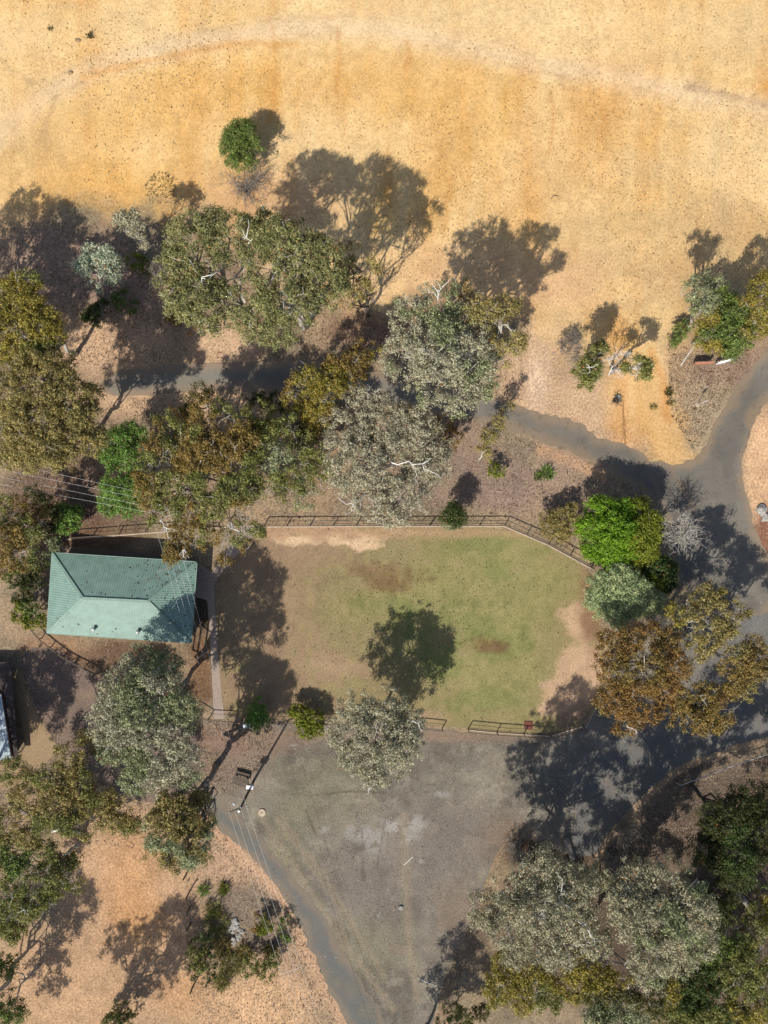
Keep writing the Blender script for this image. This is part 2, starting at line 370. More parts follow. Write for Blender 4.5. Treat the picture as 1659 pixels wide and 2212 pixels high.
    # litter under the upper-left trees and by the steps
    for a in ((120, 560, 190, 80), (250, 610, 150, 60), (330, 640, 90, 50)): col = mixin(col, B(*a, soft=.8) * .65, A(168, 140, 124))
    for a in ((150, 1060, 160, 70), (60, 1140, 120, 60), (250, 1110, 80, 40)): col = mixin(col, B(*a) * .7, A(112, 88, 78))
    for a in ((1000, 1050, 170, 60), (1150, 1050, 150, 70), (1000, 960, 80, 60)): col = mixin(col, B(*a) * .5, A(158, 134, 122))
    for a in ((930, 690, 90, 60), (800, 720, 70, 40)): col = mixin(col, B(*a) * .6, A(150, 110, 92))
    # house surrounds
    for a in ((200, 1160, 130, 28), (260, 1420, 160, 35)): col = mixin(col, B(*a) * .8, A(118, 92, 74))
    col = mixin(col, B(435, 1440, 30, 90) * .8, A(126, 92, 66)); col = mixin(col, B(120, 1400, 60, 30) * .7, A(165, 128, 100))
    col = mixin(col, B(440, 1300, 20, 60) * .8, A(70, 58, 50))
    # lower-left dirt
    for a in ((280, 1900, 150, 150), (300, 2050, 150, 180), (130, 2130, 180, 130), (220, 1820, 90, 40)): col = mixin(col, B(*a, soft=.35, wob=.7), A(198, 162, 128))
    for a in ((280, 1900, 50, 90), (300, 2000, 60, 60), (420, 2150, 60, 60)): col = mixin(col, B(*a, soft=.9) * .6, A(206, 156, 108))
    for a in ((580, 2160, 110, 80), (520, 2200, 120, 60)): col = mixin(col, B(*a, soft=.6), A(218, 178, 138))
    for a in ((520, 1880, 70, 50), (470, 1850, 50, 60), (640, 2040, 50, 80)): col = mixin(col, B(*a, soft=.6) * .8, A(186, 154, 126))
    col = mixin(col, S([(455, 1780), (540, 1870), (620, 1960), (660, 2050), (740, 2212)], 14, soft=.6) * .85, A(206, 168, 136))
    for a in ((520, 1950, 70, 40), (560, 2010, 60, 50)): col = mixin(col, B(*a, soft=.6) * .75, A(134, 120, 106))
    # lower right litter
    edge_ = S([(1680, 1596), (1612, 1606), (1554, 1628), (1497, 1646), (1458, 1666), (1411, 1707), (1376, 1739), (1339, 1781), (1312, 1813), (1292, 1852)], 9, soft=.5, wob=.35)
    for a in ((1480, 1760, 150, 110), (1600, 1680, 120, 60), (1400, 1840, 90, 70)): col = mixin(col, B(*a, soft=.6) * .9, A(116, 103, 92))  # litter bank, with the shade of the big trees darkened into its colour
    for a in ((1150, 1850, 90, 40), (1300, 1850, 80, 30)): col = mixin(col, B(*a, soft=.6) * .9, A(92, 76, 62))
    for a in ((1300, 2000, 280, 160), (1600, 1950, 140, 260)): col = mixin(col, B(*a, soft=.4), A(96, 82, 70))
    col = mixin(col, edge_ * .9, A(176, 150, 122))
    col = col * (1 + (.42 - .14 * wh[:, None]) * f['n1'][:, None] + (.30 - .10 * wh[:, None]) * f['n3'][:, None])
    return np.clip(col, .01, .9), 1 - .85 * wh

def axis_pts(lo, hi, step):
    mid = np.arange(lo, hi + step / 2, step); g = step * np.cumsum(1.32 ** np.arange(1, 34))
    g = g[g < 2600]
    return np.concatenate([(lo - g)[::-1], mid, hi + g])
gx = axis_pts(-54, 54, .21); gy = axis_pts(-71, 68, .21)
GX, GY = np.meshgrid(gx, gy); sh = GX.shape
X = GX.ravel(); Y = GY.ravel()
idx = np.arange(len(X)).reshape(sh)
F = np.stack([idx[:-1, :-1], idx[:-1, 1:], idx[1:, 1:], idx[1:, :-1]], -1).reshape(-1, 4)
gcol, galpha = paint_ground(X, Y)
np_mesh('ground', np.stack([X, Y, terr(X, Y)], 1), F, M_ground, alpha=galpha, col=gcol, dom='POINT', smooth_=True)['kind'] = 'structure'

def sheet(name, poly, dz, paint, mat, res=.22, rag=.12, step=.7, seed=1, smo=1):
    """a thin sheet following the ground inside a ragged outline given on the layout"""
    P = gp(poly)
    if smo: P = smooth(P, smo)
    P = rough(P, step, rag, seed)
    a = np.array(P); lo = a.min(0) - res * 2; hi = a.max(0) + res * 2
    xs = np.arange(lo[0], hi[0], res); ys = np.arange(lo[1], hi[1], res); XX, YY = np.meshgrid(xs, ys); s = XX.shape
    x = XX.ravel().copy(); y = YY.ravel().copy(); d = sdf(P, x, y)
    ins = (d < 0).reshape(s); ce = ins[:-1, :-1] | ins[:-1, 1:] | ins[1:, 1:] | ins[1:, :-1]
    dd = d.reshape(s); gyy, gxx = np.gradient(dd, res); gxx = gxx.ravel(); gyy = gyy.ravel(); gl = np.hypot(gxx, gyy) + 1e-6
    mv = np.clip(d, 0, res * 1.5); x -= mv * gxx / gl; y -= mv * gyy / gl
    ii = np.arange(len(x)).reshape(s)
    F = np.stack([ii[:-1, :-1], ii[:-1, 1:], ii[1:, 1:], ii[1:, :-1]], -1)[ce]
    used = np.unique(F); re = np.full(len(x), -1); re[used] = np.arange(len(used)); F = re[F]; x = x[used]; y = y[used]
    o = np_mesh(name, np.stack([x, y, terr(x, y) + dz], 1), F, mat, col=np.clip(paint(x, y), .008, .9), dom='POINT', smooth_=True)
    o['kind'] = 'structure'; return o

LAWN = [(570, 1137), (820, 1137), (1088, 1137), (1180, 1178), (1275, 1228), (1292, 1300), (1305, 1400), (1298, 1484), (1256, 1566), (1187, 1585), (1073, 1579), (1010, 1573), (909, 1564), (700, 1556), (482, 1553), (478, 1470), (468, 1350), (464, 1262), (550, 1150)]
def paint_lawn(X, Y):
    f = fields(X, Y); n = len(X); g2 = dict(f); g2['n1'] = f['n1'] * 2.6; B = lambda *a, **k: blob(X, Y, g2, *a, **k)
    col = np.tile(A(158, 140, 104), (n, 1)); col = mixin(col, .5 + f['n3'] * 1.5, A(148, 136, 98)); 
    for a in ((560, 1300, 110, 200), (640, 1180, 130, 60), (600, 1480, 130, 100)): col = mixin(col, B(*a, soft=.5, wob=1.6) * .8, A(164, 138, 112))
    for a in ((1080, 1190, 150, 60), (1050, 1300, 190, 120), (1080, 1450, 160, 130), (880, 1310, 150, 60), (1180, 1250, 80, 60)): col = mixin(col, B(*a, soft=.6, wob=1.7) * .72, A(154, 148, 98))
    for a in ((1040, 1175, 60, 22), (1060, 1390, 100, 30), (990, 1350, 90, 40), (1080, 1230, 40, 25), (1060, 1510, 100, 30), (860, 1310, 70, 18), (900, 1400, 70, 50), (950, 1440, 60, 50)): col = mixin(col, B(*a, soft=.6, wob=1.7) * .5, A(128, 136, 82))
    for a in ((810, 1240, 70, 26), (1040, 1393, 42, 16), (850, 1265, 50, 16), (1055, 1400, 24, 10)): col = mixin(col, B(*a, soft=.5, wob=1.6) * .55, A(130, 100, 74))
    for a in ((760, 1165, 60, 14), (790, 1180, 40, 10), (640, 1165, 40, 14)): col = mixin(col, B(*a, soft=.35, wob=1.5) * .9, A(226, 194, 158))
    for a in ((900, 1150, 300, 12), (660, 1150, 90, 16)): col = mixin(col, B(*a, soft=.5, wob=1.6) * .6, A(196, 160, 128))
    for a in ((1240, 1340, 34, 40), (1250, 1430, 50, 60), (1215, 1500, 55, 50), (1180, 1530, 24, 14), (1270, 1470, 40, 60)): col = mixin(col, B(*a, soft=.35, wob=1.5) * .9, A(208, 174, 142))
    col = mixin(col, B(1278, 1300, 24, 90, soft=.6) * .85, A(148, 114, 90)); col = mixin(col, B(1250, 1550, 50, 30, soft=.5, wob=1.6) * .6, A(150, 126, 108))
    for a in ((920, 1550, 50, 14), (720, 1440, 90, 30)): col = mixin(col, B(*a, soft=.5, wob=1.6) * .5, A(186, 154, 128))
    return col * (1 + .42 * f['n1'][:, None] + .2 * f['n3'][:, None])
sheet('lawn', LAWN, .010, paint_lawn, M_lawn, .17, .05)

PARK = [(420, 1545), (470, 1562), (700, 1566), (909, 1573), (1010, 1582), (1073, 1588), (1187, 1594), (1262, 1578), (1305, 1500), (1330, 1420), (1440, 1340), (1480, 1290), (1640, 1280), (1760, 1290), (1780, 1560), (1659, 1594), (1612, 1600), (1554, 1622), (1495, 1640), (1454, 1660), (1407, 1701), (1372, 1733), (1335, 1775), (1308, 1807), (1280, 1850), (1200, 1840), (1120, 1800), (1070, 1840), (1040, 1930), (1000, 2030), (960, 2110), (930, 2230), (900, 2300), (800, 2300), (730, 2165), (690, 2085), (660, 2020), (600, 1912), (540, 1842), (480, 1796), (437, 1740), (440, 1690)]
def paint_park(X, Y):
    f = fields(X, Y); n = len(X); B = lambda *a, **k: blob(X, Y, f, *a, **k); S = lambda *a, **k: streak(X, Y, f, *a, **k)
    col = np.tile(A(142, 135, 122), (n, 1)); col = mixin(col, .4 + f['n8'] * 3, A(128, 122, 111)); col = mixin(col, f['n3'] * 2.8 - .1, A(100, 92, 82)); col = mixin(col, -f['n3'] * 2.6 - .1, A(164, 153, 133))
    ck = np.abs(fbm(X + f['n3'], Y, .22, 4, 120) - .5); col = mixin(col, (1 - sstep(0, .010, ck)) * .55, A(78, 70, 62)); wd_ = sstep(.56, .66, fbm(X, Y, .45, 4, 131)); col = mixin(col, wd_ * .35, A(168, 158, 140)); wd_ = sstep(.58, .66, fbm(X, Y, .3, 4, 141)); col = mixin(col, wd_ * .4, A(100, 94, 86))
    for a in ((480, 1640, 70, 60), (560, 1600, 120, 30), (460, 1580, 50, 30)): col = mixin(col, B(*a, soft=.7) * .6, A(150, 122, 104))
    for a in ((800, 1590, 260, 14), (1000, 1590, 200, 14)): col = mixin(col, B(*a, soft=.7) * .5, A(156, 132, 112))
    for a in ((700, 1690, 90, 60), (640, 1760, 60, 40), (800, 2050, 80, 60), (620, 1850, 40, 50)): col = mixin(col, B(*a, soft=.8) * .5, A(134, 130, 104))
    for a in ((900, 1900, 120, 120), (1000, 1800, 130, 60), (760, 1900, 60, 60)): col = mixin(col, B(*a, soft=.9) * .5, A(128, 118, 112))
    for a in ((1500, 1600, 160, 50), (1600, 1400, 120, 160), (1330, 1680, 150, 90), (1450, 1560, 180, 40), (1640, 1300, 80, 80)): col = mixin(col, B(*a, soft=.6) * .85, A(124, 122, 118))
    for a in ((1120, 1840, 60, 40), (1090, 1800, 50, 30), (860, 2050, 20, 10), (1000, 1990, 40, 80)): col = mixin(col, B(*a, soft=.9, wob=1.7) * .45, A(142, 120, 100))
    for a in ((800, 1815, 24, 26), (770, 1800, 22, 14), (860, 1785, 40, 14), (900, 1780, 26, 22), (880, 1810, 26, 12), (955, 1715, 18, 7), (700, 1795, 14, 9), (808, 1975, 12, 12), (640, 1610, 14, 4), (905, 1860, 12, 5)): col = mixin(col, B(*a, soft=.6, wob=1.4) * sstep(.44, .56, fbm(X, Y, .9, 4, 88)) * .7, A(172, 167, 160))
    for l in ([(832, 1770), (822, 1830), (812, 1890)], [(782, 1790), (786, 1900)], [(600, 1760), (660, 1850), (740, 1960), (800, 2100)], [(640, 1860), (700, 1960), (780, 2080)]): col = mixin(col, S(l, 2.2, soft=.7, wob=1.2) * .4, A(84, 76, 68))
    for l in ([(560, 1760), (640, 1880), (760, 2060), (850, 2180)], [(600, 1770), (700, 1900), (830, 2110)], [(870, 1760), (880, 2000), (900, 2160)]): col = mixin(col, S(l, 9, soft=.9, wob=1.2) * .5, A(160, 146, 122))
    for l in ([(680, 1718), (760, 1708), (830, 1712)], [(660, 1750), (680, 1800)]): col = mixin(col, S(l, 2, soft=.7, wob=.4) * .5, A(90, 80, 70))
    st = fbm(X * .3 + Y * .25, Y * .3 - X * .1, 1.1, 3, 55) - .5
    return col * (1 + .24 * f['n1'][:, None] + .22 * f['n3'][:, None] + .12 * st[:, None])
sheet('car_park', PARK, .014, paint_park, M_park, .17, .16, seed=3)

ROAD_NE = [(980, 850), (1060, 862), (1119, 878), (1171, 893), (1220, 903), (1262, 920), (1291, 945), (1320, 951), (1353, 961), (1386, 978), (1403, 996), (1427, 996), (1452, 1005), (1485, 996), (1506, 986), (1531, 955), (1535, 930), (1560, 889), (1568, 872), (1585, 839), (1610, 810), (1659, 753), (1730, 690), (1760, 760), (1659, 864), (1634, 901), (1622, 942), (1605, 976), (1601, 1009), (1605, 1046), (1616, 1083), (1630, 1133), (1647, 1170), (1668, 1230), (1700, 1300), (1640, 1330), (1560, 1330), (1490, 1320), (1462, 1240), (1440, 1125), (1423, 1104), (1394, 1075), (1361, 1046), (1328, 1021), (1303, 1013), (1262, 988), (1220, 971), (1179, 959), (1142, 942), (1080, 922), (980, 905)]
def paint_road(X, Y):
    f = fields(X, Y); n = len(X); S = lambda *a, **k: streak(X, Y, f, *a, **k)
    col = np.tile(A(134, 128, 118), (n, 1)); col = mixin(col, .4 + f['n8'] * 2.6, A(118, 113, 105)); wd_ = sstep(.54, .66, fbm(X, Y, .35, 4, 151)); col = mixin(col, wd_ * .35, A(98, 94, 90))
    ed = -sdf(gp(ROAD_NE), X, Y); col = mixin(col, (1 - sstep(.1, 1.5, ed + f['n3'] * 2.2 + f['n1'])) * .6, A(166, 142, 114))
    cr = np.abs(fbm(X, Y, .35, 3, 66) - .5); col = mixin(col, (1 - sstep(.0, .012, cr)) * .4, A(70, 66, 62))
    for l in ([(1395, 990), (1420, 1060), (1450, 1130)], [(1440, 1000), (1490, 1080), (1520, 1130)], [(1470, 1040), (1500, 1110)]): col = mixin(col, S(l, 5, soft=.8, wob=.7) * .5, A(150, 130, 110))
    col = mixin(col, S([(1150, 915), (1280, 970), (1380, 1020), (1450, 1040)], 22, soft=.8, wob=.6) * .3, A(120, 112, 104))
    return col * (1 + .12 * f['n1'][:, None] + .14 * f['n3'][:, None])
sheet('road', ROAD_NE, .022, paint_road, M_road, .22, .22, .6, seed=5, smo=0)
LANE = [(205, 830), (260, 800), (330, 795), (420, 783), (500, 783), (620, 778), (690, 780), (800, 800), (900, 830), (990, 850), (990, 905), (900, 895), (800, 865), (690, 850), (600, 848), (500, 842), (420, 846), (330, 853), (240, 858)]
def paint_lane(X, Y):
    f = fields(X, Y); n = len(X)
    ed = -sdf(gp(LANE), X, Y); col = np.tile(A(142, 138, 128), (n, 1)); col = mixin(col, .4 + f['n8'] * 2.2, A(128, 124, 116)); col = mixin(col, (1 - sstep(.1, 1.6, ed + f['n3'] * 2.2)) * .65, A(172, 144, 118)); return mixin(col, f['n3'] * 2, A(150, 134, 114)) * (1 + .14 * f['n1'][:, None])
sheet('road', LANE, .018, paint_lane, M_road, .22, .1, .6, seed=6)
STRIP = [(437, 1690), (437, 1738), (457, 1769), (477, 1796), (511, 1816), (539, 1844), (580, 1892), (602, 1914), (633, 1971), (659, 1997), (666, 2021), (664, 2046), (686, 2068), (690, 2090), (703, 2129), (729, 2169), (760, 2230), (800, 2300), (860, 2300), (826, 2200), (782, 2120), (740, 2055), (702, 1985), (652, 1918), (597, 1848), (550, 1794), (508, 1760), (476, 1716)]
def paint_strip(X, Y):
    f = fields(X, Y); n = len(X); col = np.tile(A(116, 116, 112), (n, 1)); ed = -sdf(gp(STRIP), X, Y); col = mixin(col, (1 - sstep(.1, 1.3, ed + f['n3'] * 2.2 + f['n1'])) * .6, A(152, 134, 112)); return mixin(col, f['n3'] * 2, A(132, 122, 106)) * (1 + .14 * f['n1'][:, None])
sheet('road', STRIP, .022, paint_strip, M_road, .22, .22, .6, seed=8)
BEND = [(1330, 1606), (1420, 1600), (1520, 1560), (1600, 1500), (1700, 1480), (1780, 1500), (1780, 1560), (1659, 1594), (1612, 1600), (1554, 1622), (1495, 1640), (1454, 1660), (1407, 1701), (1372, 1733), (1335, 1775), (1308, 1807), (1286, 1850), (1240, 1850), (1235, 1790), (1262, 1700), (1290, 1640)]
def paint_bend(X, Y):
    f = fields(X, Y); n = len(X); col = np.tile(A(118, 116, 113), (n, 1)); return mixin(col, f['n3'] * 2, A(132, 124, 112)) * (1 + .14 * f['n1'][:, None])
sheet('road', BEND, .024, paint_bend, M_road, .2, .10, .5, seed=11, smo=1)
DRIVE = [(55, 1400), (120, 1398), (170, 1440), (215, 1462), (300, 1500), (420, 1540), (432, 1600), (436, 1690), (400, 1720), (330, 1740), (230, 1705), (150, 1640), (105, 1590), (75, 1520), (42, 1440)]
def paint_drive(X, Y):
    f = fields(X, Y); n = len(X); col = np.tile(A(126, 110, 102), (n, 1)); return mixin(col, .2 + f['n3'] * 2, A(150, 128, 110)) * (1 + .2 * f['n1'][:, None])
sheet('driveway', DRIVE, .010, paint_drive, M_park, .24, .15, seed=9)
def flat_paint(c, v=.1):
    def p(X, Y):
        f = fields(X, Y); return np.tile(c, (len(X), 1)) * (1 + v * 2 * f['n3'][:, None] + v * f['n1'][:, None])
    return p
sheet('path', [(524, 1134), (568, 1136), (552, 1152), (470, 1248), (462, 1262), (470, 1400), (484, 1553), (462, 1553), (455, 1400), (448, 1300), (446, 1296), (424, 1290), (424, 1216), (440, 1222), (458, 1238)], .018, flat_paint(A(178, 160, 146)), M_conc, .2, .0, 3, smo=0)
sheet('path', [(122, 1178), (430, 1203), (430, 1240), (100, 1240), (100, 1200)], .016, flat_paint(A(150, 132, 118)), M_conc, .2, .0, 3, smo=0)
sheet('path', [(112, 1248), (90, 1256), (74, 1278), (88, 1292), (112, 1282)], .014, flat_paint(A(146, 130, 114)), M_conc, .2, .02, 1, smo=2)
sheet('path', [(22, 1448), (42, 1450), (62, 1510), (88, 1560), (128, 1612), (110, 1640), (70, 1668), (20, 1710), (-20, 1700), (-20, 1660), (60, 1630), (46, 1560)], .016, flat_paint(A(168, 144, 114)), M_conc, .2, .02, 1, smo=1)

# ------------------------------------------------------------------ loose stones, leaves and twigs on the ground (uncountable)
def scatter_xy(n, poly):
    P = np.array(gp(poly)); lo = P.min(0); hi = P.max(0); x = rng.uniform(lo[0], hi[0], n); y = rng.uniform(lo[1], hi[1], n)
    k = sdf([tuple(p) for p in P], x, y) < 0; return x[k], y[k]
def stones(name, x, y, smin, smax, cols, seed, dzv=0.0):
    r = np.random.default_rng(seed); n = len(x); s = smin + (smax - smin) * r.random(n) ** 3
    base = np.array([[1, 0, 0], [0, 1, 0], [-1, 0, 0], [0, -1, 0], [0, 0, .7], [0, 0, -.5]], float)
    V = base[None] * (1 + .5 * (r.random((n, 6, 3)) - .5)); an = r.random(n) * 6.28; c, sn = np.cos(an), np.sin(an)
    vx = V[:, :, 0] * c[:, None] - V[:, :, 1] * sn[:, None]; vy = (V[:, :, 0] * sn[:, None] + V[:, :, 1] * c[:, None]) * (.6 + .4 * r.random((n, 1)))
    V = np.stack([vx, vy, V[:, :, 2]], -1) * s[:, None, None]; V[:, :, 0] += x[:, None]; V[:, :, 1] += y[:, None]; V[:, :, 2] += (terr(x, y) + dzv + s * .2)[:, None]
    fc = np.array([[0, 1, 4], [1, 2, 4], [2, 3, 4], [3, 0, 4], [1, 0, 5], [2, 1, 5], [3, 2, 5], [0, 3, 5]])
    F = (fc[None] + 6 * np.arange(n)[:, None, None]).reshape(-1, 3)
    cc = np.array(cols)[r.integers(0, len(cols), n)] * (.75 + .5 * r.random((n, 1)))
    o = np_mesh(name, V.reshape(-1, 3), F, M_dust, col=np.repeat(cc, 8, 0)); o['kind'] = 'stuff'
    return tag(o, None, None)
M_dust = ground_mat('loose_stone', 6, .15, bump=.1)
def flakes(name, x, y, lmin, lmax, wr, cols, seed, lift=.03, dzv=.02):
    r = np.random.default_rng(seed); n = len(x); l = lmin + (lmax - lmin) * r.random(n) ** 2; an = r.random(n) * 6.28
    d = np.stack([np.cos(an), np.sin(an), (r.random(n) - .5) * .5], 1); sd = np.stack([-np.sin(an), np.cos(an), (r.random(n) - .5) * .6], 1)
    c = np.stack([x, y, terr(x, y) + dzv + lift * r.random(n) + l * .12], 1)
    V = np.stack([c - d * l[:, None] / 2, c + sd * l[:, None] * wr / 2, c + d * l[:, None] / 2, c - sd * l[:, None] * wr / 2], 1).reshape(-1, 3)
    F = np.arange(4 * n).reshape(n, 4); cc = np.array(cols)[r.integers(0, len(cols), n)] * (.7 + .6 * r.random((n, 1)))
    o = np_mesh(name, V, F, M_leaf, col=cc); o['kind'] = 'stuff'; return o
hx, hy = scatter_xy(26000, [(-60, -60), (1720, -60), (1720, 590), (1440, 700), (1250, 700), (900, 620), (700, 480), (300, 470), (-60, 500)])
kk = (fbm(hx, hy, 1 / 9., 3, 5) + .25 * rng.random(len(hx))) > .64
stones('loose_stones', hx[kk], hy[kk], .035, .15, [A(245, 220, 170), A(210, 175, 120), A(226, 190, 130), A(240, 214, 165)], 1)
kk = (fbm(hx, hy, 1 / 12., 3, 15) + .3 * rng.random(len(hx))) > .74
flakes('dry_grass_tufts', hx[kk], hy[kk], .08, .34, .35, [A(172, 138, 92), A(140, 110, 72), A(196, 160, 104)], 2)
lit = [A(112, 94, 78), A(152, 130, 106), A(186, 162, 134), A(84, 68, 54), A(196, 168, 134)]
LM = 3
for i, (num, poly) in enumerate(((16000, [(-40, 480), (330, 480), (600, 600), (830, 680), (1130, 700), (1130, 870), (690, 780), (420, 780), (-40, 800)]),
                  (15000, [(-40, 860), (600, 860), (1000, 900), (1140, 950), (1330, 1030), (1430, 1130), (1300, 1220), (1090, 1130), (520, 1130), (130, 1160), (-40, 1160)]),
                  (5000, [(400, 1780), (470, 1790), (620, 1960), (690, 2090), (740, 2212), (420, 2230), (400, 2000)]),
                  (9000, [(1659, 1630), (1480, 1660), (1310, 1830), (1250, 1900), (1400, 1900), (1500, 1850), (1680, 1700)]),
                  (4000, [(1440, 720), (1500, 760), (1640, 740), (1560, 870), (1500, 980), (1450, 900)]),
                  (2500, [(-20, 1640), (300, 1700), (420, 1850), (330, 1840), (180, 1820), (-20, 1840)]),
                  (2500, [(420, 1550), (600, 1570), (560, 1660), (500, 1720), (440, 1690)]))):
    x, y = scatter_xy(num * LM, poly); k = (fbm(x, y, 1 / 2.5, 3, 40 + i) + .35 * rng.random(len(x))) > .52
    k &= np.hypot(x - G(485, 745).x, (y - G(485, 745).y) * 1.4) > 3.6 + rng.normal(size=len(x)) * .8
    flakes('leaf_litter', x[k], y[k], .06, .26, .45, lit, 10 + i)
    x, y = scatter_xy(num // 12, poly); k = (fbm(x, y, 1 / 3.5, 3, 80 + i) + .2 * rng.random(len(x))) > .6
    flakes('fallen_twigs', x[k], y[k], .4, 2.2, .035, [A(96, 78, 64), A(70, 56, 46), A(196, 178, 152), A(150, 124, 98)], 50 + i, lift=.1, dzv=.03)
    x, y = scatter_xy(num // 6, poly); k = (fbm(x, y, 1 / 2.2, 3, 90 + i) + .1 * rng.random(len(x))) > .62
    flakes('bark_strips', x[k], y[k], .2, .8, .16, [A(150, 112, 84), A(110, 80, 60), A(200, 170, 140)], 70 + i, lift=.08, dzv=.03)
x, y = scatter_xy(5200, LAWN); c0 = G(960, 1300); c1 = G(830, 1330); 
pr = np.exp(-((x - c0.x) ** 2 + (y - c0.y) ** 2) / 60) + .5 * np.exp(-((x - c1.x) ** 2 + (y - c1.y) ** 2) / 90) + .10 + .5 * np.clip(fbm(x, y, .3, 3, 9) - .55, 0, 1)
k = rng.random(len(x)) < pr
flakes('fallen_leaves', x[k], y[k], .07, .20, .7, [A(60, 46, 34), A(84, 60, 40), A(50, 42, 32)], 30)
k = rng.random(len(x)) < .13
flakes('pale_leaf_flecks', x[k], y[k], .08, .2, .5, [A(225, 205, 165), A(200, 170, 120)], 31)
x, y = scatter_xy(16000, PARK); k = (fbm(x, y, .2, 3, 19) + .3 * rng.random(len(x))) > .62
flakes('gravel_leaf_flecks', x[k], y[k], .07, .24, .5, [A(200, 170, 140), A(150, 115, 88), A(95, 78, 64), A(215, 200, 180)], 32)
def more_dust(): pass

# ------------------------------------------------------------------ vegetation
KL = .98
def P2(a, b): return (A(*a, k=KL), A(*b, k=KL))
PAL = {'grey': P2((184, 180, 152), (126, 124, 98)), 'pinkgrey': P2((184, 178, 152), (130, 126, 100)), 'cream': P2((178, 173, 142), (116, 113, 88)), 'greygreen': P2((158, 162, 122), (100, 108, 72)),
       'olive': P2((138, 138, 76), (86, 92, 44)), 'gumgreen': P2((152, 150, 98), (96, 100, 60)), 'khaki': P2((164, 150, 92), (108, 100, 54)), 'yellow': P2((160, 146, 66), (98, 94, 38)),
       'orange': P2((152, 128, 70), (98, 87, 44)), 'rust': P2((154, 120, 66), (94, 77, 40)), 'green': P2((120, 136, 68), (74, 90, 40)), 'lime': P2((128, 164, 40), (74, 104, 22)),
       'limeolive': P2((132, 138, 44), (82, 92, 24)), 'bright': P2((124, 154, 72), (78, 110, 46)), 'bluegreen': P2((182, 192, 140), (116, 134, 92)), 'dark': P2((76, 82, 40), (46, 52, 24)),
       'darkgreen': P2((80, 96, 44), (46, 60, 26)), 'silver': P2((186, 194, 168), (130, 140, 116)), 'gold': P2((190, 140, 28), (120, 88, 18)), 'twig': P2((150, 138, 128), (110, 100, 92)), 'shade': P2((104, 98, 52), (60, 62, 28))}
def leafset(cent, rs, per, pal, r, llen, lw, droop=.35, dry=.04, jit=.2):
    M = len(cent)
    if M == 0: return None
    t = r.random(M); rep = np.repeat(np.arange(M), per); n = len(rep)
    off = r.normal(size=(n, 3)); off *= (rs[rep] * .46)[:, None]; off[:, 2] *= .75
    o_ = off + np.array([0, 0, .22]) * rs[rep][:, None]; o_ /= np.linalg.norm(o_, axis=1)[:, None] + 1e-9
    c = cent[rep] + off
    d = r.normal(size=(n, 3)); d /= np.linalg.norm(d, axis=1)[:, None]; d[:, 2] -= droop; d -= .8 * (d * o_).sum(1)[:, None] * o_; d /= np.linalg.norm(d, axis=1)[:, None] + 1e-9
    q = o_ + .5 * r.normal(size=(n, 3)); sd = np.cross(d, q); sd /= np.linalg.norm(sd, axis=1)[:, None] + 1e-9
    l = llen * (.6 + .8 * r.random(n)); w_ = lw * (.7 + .6 * r.random(n))
    V = np.stack([c - d * l[:, None] / 2, c + sd * w_[:, None] / 2, c + d * l[:, None] / 2, c - sd * w_[:, None] / 2], 1).reshape(-1, 3)
    a, b = pal; tt = np.clip(t[rep] * .7 + .3 * r.random(n), 0, 1)[:, None]
    col = (b * (1 - tt) + a * tt) * np.exp(r.normal(size=(n, 1)) * jit)
    if dry > 0:
        k = r.random(n) < dry; col[k] = A(150, 96, 50, k=KL) * (.6 + .8 * r.random((k.sum(), 1)))
    return V, np.clip(col, .005, .85)
def wob(a, b, r, n=4, amt=.12, sag=0):
    a = np.array(a, float); b = np.array(b, float); L = np.linalg.norm(b - a); pts = []
    for i in range(n + 1):
        t = i / n; p = a + (b - a) * t
        if 0 < i < n: p = p + r.normal(size=3) * L * amt * .5
        p[2] += sag * L * math.sin(math.pi * t); pts.append(p)
    return pts
